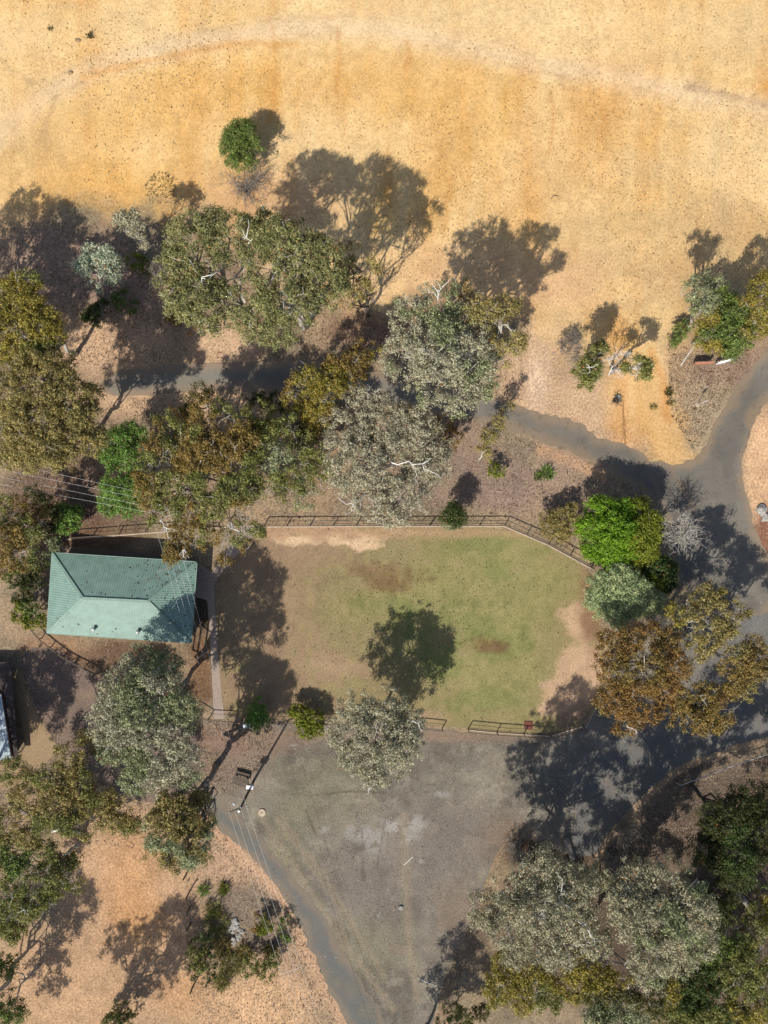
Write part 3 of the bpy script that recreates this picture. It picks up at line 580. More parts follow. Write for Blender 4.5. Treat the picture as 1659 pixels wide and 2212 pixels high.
def tree(name, label, cat, pal, Ht, blobs, base=None, seed=0, dens=1.0, leaf=(.25, .11), bark='pale', gap=.46, group=None, per=84, thick=1.0, rs=(.30, .68), trunk_top=.5, twigs=9, dry=.015, dead=0, pal2=None, droop=.35, drop=.28, fl=.72, tz=None):
    """crown blobs (x, y, r) are where the leaf masses stand out over the layout; each is put at its own height"""
    r = np.random.default_rng(1000 + seed)
    bl = np.array([(b[0], b[1], b[2]) for b in blobs], float); cx, cy = np.average(bl[:, :2], axis=0, weights=bl[:, 2] ** 2)
    R = max(np.hypot(bl[:, 0] - cx, bl[:, 1] - cy).max(), 1.0); cen = []; rad = []
    mid = W(cx, cy, Ht * .75); gz = ground_z(mid.x, mid.y)
    for (x, y, q), b4 in zip(bl, blobs):
        dd = np.hypot(x - cx, y - cy) / (R + 1e-6); q = q * (1.16 if Ht > 10 else 1.08); rm = q * (HC - Ht * .8 - gz) / FD
        z = gz + Ht - rm * .62 - drop * Ht * dd ** 2 * (.5 + .5 * r.random()) - .05 * Ht * r.random()
        if len(b4) > 3: z = gz + b4[3]
        z = max(z, gz + rm * .5 + .15)
        cen.append(np.array(W(x, y, z))); rad.append(rm)
    cen = np.array(cen); rad = np.array(rad)
    if base is None:
        bx, by = np.average(cen[:, :2], axis=0, weights=rad ** 2); bx += r.normal() * .4; by += r.normal() * .4
    else: g = G(*base); bx, by = g.x, g.y
    B = np.array([bx, by, ground_z(bx, by)])
    root = thing(name, B, label, cat, group)
    # leaf masses
    subs = []; srad = []; skel = []
    for c, q in zip(cen, rad):
        m = int(dens * 14.5 * q * q) + 18
        u = r.normal(size=(m, 3)); u /= np.linalg.norm(u, axis=1)[:, None]; u[:, 2] = np.where(u[:, 2] < -.35, -u[:, 2], u[:, 2])
        rr = q * (.45 + .62 * r.random(m) ** .55); p = c + u * rr[:, None] * np.array([1, 1, fl])
        nz = .5 * vnoise(p[:, 0] * .6 + seed * 3.1, p[:, 1] * .6, p[:, 2] * .6, seed=seed) + .5 * vnoise(p[:, 0] * 1.3 + seed, p[:, 1] * 1.3, p[:, 2] * 1.3, seed=seed + 9)
        k = nz > gap + .005 - .06 * (rr / q < .7)
        p = p[k]; subs.append(p); srad.append(rs[0] + (rs[1] - rs[0]) * r.random(len(p)))
    S_ = np.concatenate(subs); Rr = np.concatenate(srad)
    sc = min(1.0, .45 + .12 * float(np.mean(rad))) if Ht < 6 else 1.0
    Rr = Rr * sc
    if len(S_):
        S_[:, 2] = np.maximum(S_[:, 2], terr(S_[:, 0], S_[:, 1]) + .12)
    if len(S_) and per > 0:
        per_ = np.maximum(6, (per * (Rr / .7) ** 1.5)).astype(int)
        res = leafset(S_, Rr, per_, PAL[pal] if isinstance(pal, str) else pal, r, leaf[0], leaf[1], droop, dry)
        V, col = res
        if pal2 is not None:
            a2, b2 = PAL[pal2]; kk = vnoise(V[::4, 0] * .33 + seed, V[::4, 1] * .33, V[::4, 2] * .2, seed=seed + 5) > .57; tt = r.random((kk.sum(), 1)); col[kk] = (b2 * (1 - tt) + a2 * tt) * np.exp(r.normal(size=(kk.sum(), 1)) * .25)
        zmin = terr(V[:, 0], V[:, 1]) + .02; V[:, 2] = np.maximum(V[:, 2], zmin)
        np_mesh('crown' if Ht > 2.6 else 'foliage', V, np.arange(len(V)).reshape(-1, 4), M_leaf, root, col=np.clip(col, .005, .85))
    # wood
    tb = MB(); lb = MB(); n = len(cen)
    tr = (.012 * Ht + .03) * thick
    top = np.average(cen, axis=0); top = B + (top - B) * trunk_top; top[2] = B[2] + Ht * trunk_top * .85
    tpts = wob(B - np.array([0, 0, .1]), top, r, 5, .06); tb.tube(tpts, [tr * (1.25 - .1 * i) if i else tr * 1.6 for i in range(6)], 8)
    bl_pts = []
    for c, q in zip(cen, rad):
        i0 = 3 + int(r.integers(0, 3)); a = np.array(tpts[min(i0, 5)]); e = c + np.array([0, 0, -q * .1]); 
        pts = wob(a, e, r, 5, .13, .06); rr0 = max(.025, tr * .62 * min(1.2, q / max(rad.mean(), .1))); lb.tube(pts, [rr0 * (1 - .13 * i) for i in range(6)], 6)
        m = min(len(S_), 200); ds = np.linalg.norm(S_ - c, axis=1) if len(S_) else np.array([])
        near = np.where(ds < q * 1.15)[0]
        for k in r.permutation(near)[:twigs]:
            st = np.array(pts[int(r.integers(2, 6))]); t2 = wob(st, S_[k] + r.normal(size=3) * .1 + (S_[k] - c) * .2, r, 4, .16, .05); q0 = max(.014, rr0 * .42)
            lb.tube(t2, [q0, q0 * .85, q0 * .66, q0 * .45, q0 * .25], 5)
            for _ in range(2):
                s2 = np.array(t2[int(r.integers(2, 4))]); e2 = s2 + r.normal(size=3) * q * .28 + np.array([0, 0, q * .1]); lb.tube(wob(s2, e2, r, 3, .2), [q0 * .5, q0 * .4, q0 * .3, q0 * .15], 4)
    tb.build('trunk' if Ht > 2.6 else 'stem', BARK[bark], root, smooth_=True)
    lb.build('branches', BARK[bark], root, smooth_=True)
    if dead:
        for _ in range(dead):
            db = MB()
            j = int(r.integers(0, n)); c = cen[j]; q = rad[j]; s0 = c + np.array([0, 0, q * .2]); dirn = r.normal(size=3); dirn[2] = abs(dirn[2]) * .5 + .2; dirn /= np.linalg.norm(dirn); e0 = s0 + dirn * q * 1.05
            pp = wob(s0, e0, r, 5, .16); db.tube(pp, [.085, .075, .065, .05, .04, .02], 6)
            for _ in range(4):
                s2 = np.array(pp[int(r.integers(2, 5))]); dv = (e0 - s0) * .35 + r.normal(size=3) * q * .3; dv[2] = abs(dv[2]) * .4; db.tube(wob(s2, s2 + dv, r, 4, .2), [.05, .042, .034, .026, .012], 5)
            db.build('dead_branch', BARK['white'], root, smooth_=True)
    return root
def tufts(name, label, cat, px, py, rpx, ht, pal, n=160, seed=0, group=None):      # grassy clump of blades
    r = np.random.default_rng(seed); g = G(px, py); rad = rpx * HC / FD; root = thing(name, g, label, cat, group)
    an = r.random(n) * 6.28; rr = rad * .55 * np.sqrt(r.random(n)); b = np.stack([g.x + rr * np.cos(an), g.y + rr * np.sin(an)], 1); b = np.c_[b, terr(b[:, 0], b[:, 1])]
    out = r.normal(size=(n, 3)) * .5; out[:, 0] += np.cos(an) * .5; out[:, 1] += np.sin(an) * .5; out[:, 2] = .6 + .6 * r.random(n); out /= np.linalg.norm(out, axis=1)[:, None]
    l = ht * (.6 + .7 * r.random(n)); tip = b + out * l[:, None]; md = (b + tip) / 2 + np.array([0, 0, .08]) * l[:, None]; sd = np.cross(out, r.normal(size=(n, 3))); sd /= np.linalg.norm(sd, axis=1)[:, None]; sd *= .045
    V = np.stack([b, md + sd, tip, md - sd], 1).reshape(-1, 3); a, c = PAL[pal]; t = r.random((n, 1)); col = (c * (1 - t) + a * t) * np.exp(r.normal(size=(n, 1)) * .25)
    np_mesh('foliage', V, np.arange(4 * n).reshape(n, 4), M_leaf, root, col=col)
    tb = MB()
    for i in range(6):
        k = int(r.integers(0, n)); tb.tube([b[k], (b[k] + tip[k]) / 2, tip[k]], [.02, .015, .006], 4)
    tb.build('stem', BARK['grey'], root); return root
def bare(name, label, cat, px, py, rpx, ht, bark='grey', seed=0, n=26, group=None, base=None):   # leafless twiggy bush or tree
    r = np.random.default_rng(seed); top = W(px, py, ht * .7); g = Vector((top.x, top.y, ground_z(top.x, top.y))) if base is None else G(*base)
    root = thing(name, g, label, cat, group); rad = rpx * HC / FD; tb = MB(); lb = MB(); B = np.array(g)
    c = np.array(W(px, py, g.z + ht * .55))
    for i in range(3): 
        e = c + r.normal(size=3) * rad * .25; tb.tube(wob(B, e, r, 4, .1), [.05 + .008 * ht, .05 + .006 * ht, .05, .035, .03], 6)
        for j in range(n // 3):
            d = r.normal(size=3); d[2] = abs(d[2]) * .6 + .1; d /= np.linalg.norm(d); s = e + (B - e) * .3 * r.random(); q = wob(s, c + d * rad * (.7 + .5 * r.random()), r, 4, .2); lb.tube(q, [.035, .03, .024, .018, .01], 4)
            for _ in range(4):
                s2 = np.array(q[int(r.integers(1, 4))]); v = r.normal(size=3) * rad * .28; lb.tube(wob(s2, s2 + v, r, 3, .2), [.02, .016, .012, .007], 4)
    tb.build('stem', BARK[bark], root, smooth_=True); lb.build('twigs', BARK[bark], root, smooth_=True); return root

GT = 'gum trees'; SH = 'shrubs and small trees'
T = [
 # name, label, palette, height, blobs, options
 ('tree', 'small dense dark green tree alone on the open orange slope', 'green', 6.5, [(520, 295, 30), (508, 325, 28), (540, 320, 28), (522, 345, 30), (535, 290, 24), (505, 300, 22)], dict(dens=1.5, gap=.4, leaf=(.26, .09), drop=.5, bark='grey', fl=.9, jit=0)),
 ('gum_tree', 'broad olive green gum at slope foot, left of the two joined crowns', 'gumgreen', 24, [(425, 530, 60), (385, 590, 45), (495, 515, 50), (455, 490, 34), (425, 640, 52), (390, 650, 34), (480, 660, 48), (545, 540, 36), (440, 690, 34), (550, 500, 34)], dict(dead=2, gap=.43)),
 ('gum_tree', 'broad olive green gum at slope foot, right of the two joined crowns', 'gumgreen', 25, [(600, 530, 50), (655, 560, 52), (585, 610, 52), (625, 660, 56), (690, 620, 50), (555, 690, 42), (600, 715, 36), (700, 550, 34), (720, 600, 30), (575, 485, 32), (640, 510, 34)], dict(dead=2, gap=.43)),
 ('gum_tree', 'sparse multi stemmed gum right of the twin olive gums with thin leaves', 'khaki', 20, [(765, 600, 30), (748, 555, 32), (785, 625, 22), (800, 590, 24), (760, 650, 22)], dict(base=(795, 682), gap=.55, dens=.55, bark='dark', thick=.6, twigs=9)),
 ('gum_tree', 'wide grey green gum in the middle above the upper lane', 'grey', 22.5, [(890, 700, 50), (950, 670, 52), (1005, 700, 50), (875, 770, 44), (945, 760, 62), (1015, 780, 52), (930, 825, 48), (990, 850, 42), (1040, 835, 32), (1060, 740, 40)], dict(dead=3, gap=.43, pal2='greygreen')),
 ('gum_tree', 'brownish grey twiggy gum on the right flank of the middle grey green gum', 'khaki', 22, [(1085, 700, 36), (1110, 740, 30), (1075, 760, 30), (1040, 670, 30), (1000, 640, 30), (1095, 665, 26)], dict(gap=.5, dens=.7, twigs=10)),
 ('gum_tree', 'pinkish grey wide gum standing above the lawn, nearest the photo centre', 'pinkgrey', 18, [(790, 880, 44), (750, 930, 44), (835, 920, 58), (895, 935, 48), (765, 1000, 54), (845, 1000, 66), (920, 1010, 46), (795, 1065, 50), (870, 1075, 50), (840, 1110, 28), (735, 970, 30), (940, 970, 28)], dict(dead=3, gap=.41, drop=.2)),
 ('gum_tree', 'golden olive gum straddling the upper lane between grey crowns', 'yellow', 13, [(790, 762, 26), (760, 785, 28), (725, 795, 28), (680, 825, 32), (650, 830, 22), (700, 860, 30), (665, 880, 28), (685, 910, 24), (640, 860, 26), (720, 830, 28), (760, 820, 24)], dict(pal2='orange', gap=.42)),
 ('gum_tree', 'bronze olive gum above the house, its drooping boughs reach the roof corner', 'orange', 15, [(375, 930, 42), (345, 985, 40), (405, 985, 48), (335, 1060, 36), (385, 1060, 48), (355, 1115, 34), (410, 1110, 40), (420, 930, 34), (395, 1165, 30), (445, 1150, 30), (372, 1198, 18), (325, 1020, 30), (440, 970, 34), (330, 1110, 26)], dict(pal2='olive', dead=2, drop=.35)),
 ('gum_tree', 'bronze olive gum beside the timber steps with boughs over the path', 'orange', 16, [(450, 890, 34), (495, 920, 42), (470, 980, 46), (515, 1000, 42), (455, 1040, 42), (500, 1060, 36), (460, 1095, 34), (520, 1150, 26), (490, 1215, 18), (555, 1140, 20), (535, 1185, 18), (430, 960, 36), (540, 960, 34), (430, 1010, 36)], dict(pal2='olive', dead=2, drop=.35)),
 ('gum_tree', 'mottled green gum right of the bronze gums near the steps', 'olive', 15, [(560, 905, 36), (580, 960, 40), (615, 990, 42), (560, 1010, 34), (650, 1030, 40), (600, 1055, 30), (690, 1035, 26), (640, 950, 26), (655, 1075, 24), (540, 940, 34), (620, 925, 30), (670, 985, 30), (700, 1010, 24), (545, 1060, 26)], dict(pal2='greygreen')),
 ('gum_tree', 'small dark leaved gum poking out over the dirt above the bronze gums', 'shade', 12, [(435, 850, 22), (455, 870, 24), (410, 880, 20)], dict(gap=.5, bark='dark')),
 ('shrub', 'added dark olive understory shrub darkening the gap between bronze and pinkish gums', 'shade', 5, [(640, 900, 26), (665, 930, 26), (690, 950, 24), (680, 985, 22), (640, 940, 24)], dict(dens=1.6, bark='dark')),  # understory added to darken the gaps between the crowns
 ('shrub', 'added dark understory shrub deepening the shade above the bronze gums by the lane', 'darkgreen', 5, [(560, 870, 24), (600, 870, 24), (620, 885, 20), (540, 860, 18)], dict(dens=1.6, bark='dark', pal2='shade')),  # also added understory, casting more shade into the gaps
 ('shrub', 'dark brown shrub between the two grey gums right of the centre', 'shade', 5, [(960, 920, 24), (985, 945, 22), (950, 960, 20)], dict(dens=1.2, bark='dark', pal2='rust')),
 ('wattle_tree', 'soft bright green feathery tree left of the bronze gums', 'bright', 9, [(260, 955, 32), (290, 940, 28), (240, 985, 24), (285, 985, 26), (255, 1045, 34), (280, 1080, 34), (240, 1085, 26), (300, 1050, 26)], dict(dens=1.8, gap=.33, leaf=(.26, .10), drop=.3)),
 ('gum_tree', 'huge khaki gum with rounded crown at the left edge above the power wires', 'khaki', 19, [(120, 790, 40), (190, 860, 30), (200, 950, 28), (85, 815, 50), (30, 845, 46), (140, 860, 50), (85, 890, 60), (155, 930, 46), (45, 930, 50), (105, 960, 48), (175, 900, 34), (15, 985, 34), (135, 985, 30), (60, 990, 28)], dict(gap=.38, dens=1.15)),
 ('gum_tree', 'yellow green gum at the left edge above the huge khaki gum', 'yellow', 17, [(35, 645, 38), (70, 665, 30), (85, 705, 34), (30, 710, 40), (35, 760, 36), (95, 745, 24), (0, 680, 34), (110, 690, 20), (60, 615, 26), (20, 620, 26), (75, 780, 32), (115, 730, 22)], dict(pal2='olive', gap=.40)),
 ('gum_sapling', 'thin silvery blue sapling amid shadows on the litter slope', 'silver', 11, [(230, 555, 22), (250, 590, 22), (185, 575, 20), (215, 600, 24), (200, 545, 18)], dict(gap=.5, dens=1.1, leaf=(.28, .13))),
 ('gum_sapling', 'spindly grey sapling leaning up slope right of the silvery sapling', 'grey', 11, [(280, 470, 16), (295, 495, 18), (262, 480, 14), (310, 520, 14)], dict(base=(318, 560), gap=.5, dens=.8, leaf=(.28, .12), thick=.7)),
 ('shrub', 'yellowish green low shrub left of the twin olive gums', 'limeolive', 1.8, [(300, 570, 20), (320, 580, 18), (285, 560, 14)], dict(gap=.45, bark='grey')),
 ('shrub', 'dark green shrub in shade above the upper lane, left one', 'darkgreen', 2.4, [(210, 680, 24), (190, 690, 16), (222, 665, 18)], dict(dens=2.2, bark='dark')),
 ('shrub', 'dark green rounded shrub in shade touching a lighter top', 'green', 2.6, [(262, 650, 20), (280, 660, 20), (270, 640, 14)], dict(dens=2, bark='dark')),
 ('shrub', 'brown leafed dry shrub under the twin olive gums', 'rust', 2.2, [(395, 690, 20), (370, 680, 16), (415, 705, 16)], dict(dens=1.3, bark='grey', gap=.5)),
 ('gum_sapling', 'rounded olive sapling beside the orange vehicle track', 'olive', 11.5, [(1285, 770, 24), (1270, 800, 26), (1292, 800, 20), (1266, 826, 16), (1300, 755, 14)], dict(base=(1250, 805), dens=.75, gap=.50, dead=1, bark='pale', leaf=(.3, .12))),
 ('gum_sapling', 'small olive crown on a white crooked limb right of the vehicle track', 'olive', 9.5, [(1385, 785, 16), (1397, 803, 14), (1374, 806, 12), (1352, 793, 9), (1402, 785, 10)], dict(base=(1325, 800), dens=.7, gap=.52, dead=1, bark='white', thick=1.2)),
 ('shrub', 'pale dry grey shrub left of the rounded olive sapling', 'twig', 3.2, [(1215, 755, 26), (1240, 750, 24), (1225, 780, 22), (1200, 740, 16)], dict(gap=.55, dens=.8, bark='grey', leaf=(.2, .08))),
 ('wattle_tree', 'olive yellow wattle leaning over the signboards, at right', 'yellow', 11, [(1560, 650, 28), (1535, 690, 34), (1585, 680, 32), (1560, 725, 36), (1600, 720, 30), (1530, 730, 26), (1580, 750, 22)], dict(dens=1.5, gap=.36, pal2='green', bark='pale')),
 ('gum_sapling', 'light green slender gum left of the olive yellow wattle', 'greygreen', 15, [(1500, 625, 22), (1520, 650, 24), (1535, 605, 18), (1500, 660, 18)], dict(gap=.45, dens=1.1, base=(1485, 715))),
 ('shrub', 'dark green low shrub by the boulders left of the olive wattle', 'green', 2.2, [(1470, 715, 18), (1455, 735, 14), (1485, 700, 14)], dict(dens=1.8, gap=.4, bark='grey')),
 ('wattle_tree', 'golden brown wattle cut by the right edge above the road', 'yellow', 12, [(1625, 660, 28), (1650, 620, 28), (1655, 690, 32), (1630, 700, 24), (1665, 590, 26)], dict(dens=1.2, pal2='khaki')),
 ('gum_sapling', 'sparse leaning sapling left of the road bend with thin leaves', 'khaki', 7, [(1055, 945, 18), (1045, 975, 16), (1080, 905, 22), (1095, 885, 16)], dict(base=(1035, 992), gap=.55, dens=.7)),
 ('shrub', 'low yellow green shrub above the fence beside the sparse leaning sapling', 'limeolive', 2.6, [(1060, 1010, 16), (1080, 1015, 16), (1045, 1022, 12)], dict(dens=1.7, bark='grey')),
 ('conifer', 'small dark conical conifer on the lawn fence line', 'darkgreen', 5.5, [(978, 1108, 20), (970, 1122, 20), (990, 1118, 20), (980, 1098, 15), (982, 1132, 14)], dict(dens=4.5, gap=.1, leaf=(.22, .06), bark='dark', pal2='greygreen', droop=0, fl=1.3)),
 ('deciduous_tree', 'vivid lime green rounded tree at the lawn corner', 'lime', 9, [(1298, 1105, 32), (1340, 1110, 30), (1275, 1140, 28), (1320, 1145, 38), (1290, 1180, 30), (1340, 1185, 34), (1310, 1210, 26), (1355, 1150, 26)], dict(dens=1.9, gap=.30, leaf=(.22, .14), bark='grey', dry=0, drop=.35)),
 ('deciduous_tree', 'dark lime to olive tree pressed against the right side of the vivid lime tree', 'limeolive', 8.5, [(1375, 1105, 28), (1400, 1130, 26), (1385, 1165, 30), (1360, 1205, 26), (1395, 1190, 22), (1405, 1155, 20)], dict(dens=2.0, gap=.30, leaf=(.22, .14), bark='grey', dry=0, drop=.35)),
 ('shrub', 'willowy olive shrub left of the vivid lime tree by the fence', 'khaki', 4, [(1190, 1135, 24), (1215, 1120, 24), (1235, 1105, 20), (1210, 1150, 22), (1180, 1120, 16), (1240, 1140, 18)], dict(gap=.36, dens=2.2, leaf=(.36, .07), droop=-.1, bark='pale')),
 ('shrub', 'dark green bushy shrub behind the blue green tree', 'darkgreen', 6.5, [(1415, 1225, 26), (1435, 1250, 26), (1405, 1255, 24), (1440, 1225, 18)], dict(dens=2.2, gap=.3, bark='dark', pal2='limeolive', leaf=(.3, .18))),
 ('pine_tree', 'rounded blue green fluffy tree on the right side of the lawn', 'bluegreen', 9, [(1300, 1265, 30), (1340, 1255, 32), (1310, 1300, 34), (1355, 1295, 40), (1400, 1295, 30), (1335, 1330, 24), (1375, 1265, 26), (1290, 1295, 24)], dict(dens=2.1, gap=.30, leaf=(.30, .08), droop=0, bark='grey', dry=.01, drop=.35)),
 ('gum_tree', 'thin yellow green gum over the road right of the blue green tree', 'khaki', 15, [(1490, 1300, 28), (1545, 1285, 26), (1560, 1320, 30), (1600, 1325, 20), (1540, 1360, 32), (1490, 1345, 26), (1510, 1395, 30), (1570, 1355, 22), (1465, 1320, 22)], dict(gap=.47, dens=.85, pal2='yellow')),
 ('gum_tree', 'rust coloured gum with wide crown over the east end of the lawn fence', 'rust', 15, [(1330, 1400, 38), (1390, 1385, 42), (1440, 1395, 38), (1335, 1450, 42), (1395, 1450, 46), (1450, 1440, 36), (1325, 1505, 38), (1380, 1520, 44), (1350, 1560, 26), (1430, 1490, 34)], dict(pal2='orange', dead=2, gap=.42)),
 ('gum_tree', 'rust coloured gum crown hanging over the dark road below the larger rust gum', 'orange', 15, [(1480, 1500, 34), (1520, 1515, 36), (1550, 1545, 30), (1470, 1550, 26), (1515, 1560, 28)], dict(base=(1400, 1440), pal2='rust', gap=.42)),
 ('gum_tree', 'rust coloured gum crown reaching the right edge over the road', 'orange', 15, [(1590, 1430, 34), (1635, 1430, 34), (1600, 1480, 30), (1620, 1395, 22), (1660, 1450, 30), (1570, 1500, 20)], dict(base=(1530, 1400), pal2='khaki', gap=.43)),
 ('gum_tree', 'round grey gum straddling the lower lawn fence', 'grey', 13, [(775, 1530, 38), (830, 1520, 40), (875, 1555, 38), (755, 1580, 42), (815, 1585, 54), (870, 1610, 40), (775, 1630, 38), (825, 1650, 40), (810, 1680, 20), (880, 1580, 28)], dict(gap=.43, dens=1.1, dead=2)),
 ('shrub', 'neat mid green shrub on the lower fence line', 'bright', 3.2, [(555, 1535, 20), (565, 1555, 18), (548, 1560, 16), (560, 1520, 14)], dict(dens=2.8, gap=.28, leaf=(.22, .12), bark='grey', pal2='green')),
 ('shrub', 'yellow green shrub on the lower fence line right of the neat shrub', 'limeolive', 3.2, [(650, 1545, 20), (675, 1555, 22), (660, 1575, 20), (685, 1575, 16), (640, 1535, 14)], dict(dens=2.4, gap=.30, leaf=(.24, .13), bark='grey')),
 ('gum_tree', 'massive grey green gum just below the green roofed house', 'greygreen', 19, [(300, 1440, 42, 9.5), (355, 1442, 40, 10), (255, 1490, 40, 10), (330, 1490, 50), (390, 1530, 36), (240, 1555, 44), (305, 1560, 56), (375, 1590, 44), (265, 1610, 44), (335, 1640, 50), (395, 1650, 38), (300, 1680, 36), (370, 1700, 34), (280, 1510, 36)], dict(gap=.36, dens=1.15, pal2='grey')),
 ('gum_tree', 'olive grey gum with long leaning trunk at the car park edge', 'khaki', 18, [(370, 1755, 38), (415, 1770, 26), (355, 1790, 38), (400, 1810, 40), (385, 1845, 28), (430, 1720, 18), (425, 1800, 26), (345, 1835, 30), (420, 1845, 30), (440, 1770, 22), (370, 1865, 24)], dict(base=(467, 1652), gap=.42, pal2='greygreen', bark='grey', thick=1.3)),
 ('gum_tree', 'spreading olive gum below the corrugated shed, lower left', 'khaki', 14, [(150, 1640, 32), (190, 1605, 32), (105, 1680, 38), (165, 1700, 40), (225, 1735, 40), (60, 1720, 34), (115, 1755, 42), (190, 1770, 34), (255, 1760, 30), (30, 1665, 26), (20, 1780, 34), (60, 1800, 30), (130, 1720, 34), (150, 1770, 30), (285, 1780, 22)], dict(gap=.44, dens=1, pal2='olive', bark='grey')),
 ('gum_tree', 'fresh green gum at the left edge beside the orange dirt clearing', 'olive', 13, [(55, 1895, 40), (15, 1930, 36), (110, 1900, 36), (140, 1860, 30), (95, 1840, 32), (30, 1840, 34), (85, 1940, 28), (165, 1915, 20), (10, 1880, 36), (60, 1960, 26), (0, 1985, 30), (30, 2010, 24)], dict(pal2='green', gap=.43, dead=2)),
 ('shrub', 'green gum foliage at the left edge above the lower shadows', 'green', 9, [(15, 2090, 30), (0, 2150, 30), (35, 2180, 26), (10, 2205, 30)], dict(gap=.46)),
 ('shrub', 'dark olive shrub cut by the bottom edge of the photo, left', 'olive', 3, [(262, 2190, 22), (285, 2200, 18), (240, 2205, 18)], dict(dens=1.8, bark='dark')),
 ('gum_tree', 'rust and olive gum at the left edge above the house', 'orange', 15, [(25, 1110, 38), (60, 1150, 34), (15, 1170, 40), (45, 1200, 32), (75, 1110, 24), (-10, 1220, 34)], dict(pal2='olive')),
 ('shrub', 'glossy bright green bush at the upper left of the house', 'bright', 3.5, [(135, 1110, 22), (155, 1125, 22), (140, 1135, 20), (165, 1108, 16), (125, 1130, 14)], dict(dens=2.4, gap=.3, leaf=(.22, .13), bark='grey')),
 ('shrub', 'dark green tall bush left of the glossy bright green bush', 'dark', 5, [(95, 1090, 26), (75, 1070, 24), (110, 1115, 22), (100, 1140, 18)], dict(dens=1.6, bark='dark', pal2='darkgreen')),
 ('shrub', 'pale grey green spiky shrub at the top left roof corner', 'greygreen', 3.5, [(110, 1180, 18), (95, 1195, 16), (120, 1168, 12)], dict(dens=2, leaf=(.4, .06), droop=-.2, bark='grey')),
 ('shrub', 'dark green hedge like bush along the left wall of the house', 'dark', 4.5, [(60, 1220, 26), (40, 1250, 28), (70, 1260, 24), (50, 1285, 24), (85, 1215, 18)], dict(dens=2, bark='dark', pal2='green')),
 ('shrub', 'yellow green bush at the lower left of the house', 'limeolive', 3.8, [(55, 1310, 22), (75, 1325, 20), (45, 1330, 18), (90, 1345, 16), (60, 1345, 14)], dict(dens=1.9, bark='grey', pal2='green')),
 ('gum_tree', 'cream grey spreading gum at the bottom right of the car park', 'cream', 21, [(1175, 1880, 44), (1235, 1915, 46), (1110, 1925, 42), (1050, 1965, 38), (1170, 1965, 56), (1100, 2000, 42), (1240, 1980, 46), (1180, 2040, 44), (1115, 2055, 26), (1285, 1890, 28), (1280, 2030, 34), (1230, 2065, 26), (1150, 1930, 40, 11), (1220, 1960, 42, 11), (1105, 1960, 36, 11), (1190, 1900, 36, 13)], dict(base=(1165, 1880), dead=4, gap=.39)),  # low leaf masses of set height are added to fill out the cast shadow
 ('gum_tree', 'rounded grey gum right of the cream grey spreading gum', 'cream', 22, [(1375, 1905, 44), (1440, 1905, 44), (1490, 1960, 48), (1370, 1975, 48), (1435, 1990, 56), (1500, 2025, 40), (1400, 2050, 48), (1460, 2060, 40), (1400, 2105, 28), (1340, 1940, 28), (1400, 1950, 44, 11), (1440, 1990, 44, 12), (1350, 1930, 36, 11)], dict(base=(1385, 1885), gap=.36, dens=1.15, pal2='greygreen')),  # the set-height masses inside this crown are added to thicken its shadow
 ('gum_tree', 'golden olive tree under the front of the cream grey gum', 'yellow', 15, [(1100, 2085, 32), (1150, 2105, 38), (1200, 2100, 30), (1080, 2130, 30), (1140, 2150, 34), (1060, 2150, 24), (1190, 2150, 28)], dict(pal2='olive', gap=.4)),
 ('gum_tree', 'golden olive tree between the two lower grey gums', 'yellow', 17, [(1260, 2080, 30), (1295, 2105, 32), (1250, 2130, 30), (1300, 2140, 26), (1360, 2140, 24), (1400, 2160, 30), (1440, 2140, 26)], dict(pal2='shade', gap=.42)),
 ('gum_tree', 'soft grey green gum at the bottom edge, right of centre', 'greygreen', 17, [(1300, 2165, 34), (1345, 2175, 34), (1320, 2205, 36), (1290, 2200, 26), (1375, 2205, 26)], dict(gap=.36)),
 ('gum_tree', 'very dark green dense tree at the right edge above the lower grey gums', 'dark', 17, [(1610, 1740, 44), (1560, 1770, 46), (1640, 1800, 46), (1530, 1830, 40), (1590, 1840, 50), (1650, 1870, 40), (1540, 1790, 34), (1660, 1730, 36), (1590, 1890, 32)], dict(pal2='darkgreen', gap=.43, dens=1.1, bark='dark', leaf=(.30, .09))),
 ('gum_tree', 'dark green tree right of the rounded grey gum', 'dark', 12, [(1560, 1930, 34), (1545, 1990, 34), (1580, 2050, 36), (1550, 2090, 32), (1530, 2050, 24)], dict(pal2='green', gap=.4, bark='dark')),
 ('gum_tree', 'sunlit yellow green tree at the right edge near the bottom', 'olive', 14, [(1640, 1970, 34), (1655, 2030, 36), (1625, 2080, 34), (1655, 2130, 40), (1600, 2110, 34), (1625, 2170, 40), (1660, 2200, 34)], dict(pal2='yellow', gap=.4)),
 ('gum_tree', 'dark mottled green tree in the bottom right corner mass', 'darkgreen', 11, [(1500, 2120, 36), (1550, 2150, 38), (1480, 2170, 36), (1530, 2200, 40), (1580, 2200, 36), (1440, 2200, 34), (1470, 2140, 30), (1520, 2080, 30), (1600, 2050, 34), (1500, 2200, 36)], dict(pal2='olive', gap=.38, bark='dark')),
 ('shrub', 'olive shrub at the bottom edge beside the car park', 'olive', 4, [(980, 2185, 20), (1000, 2200, 22), (960, 2205, 18), (1040, 2185, 18)], dict(dens=1.7, bark='dark', pal2='shade')),
 ('shrub', 'dark green dense bush on the verge by the timber posts', 'darkgreen', 3.6, [(435, 2040, 24), (420, 2065, 24), (445, 2075, 26), (430, 2095, 20), (450, 2110, 16)], dict(dens=1.0, gap=.44, pal2='olive', bark='dark')),
 ('shrub', 'dark green dense bush under the lower power wires', 'darkgreen', 3.2, [(555, 2075, 24), (575, 2095, 22), (540, 2090, 20), (590, 2070, 16)], dict(dens=1.1, gap=.44, bark='dark', pal2='olive')),
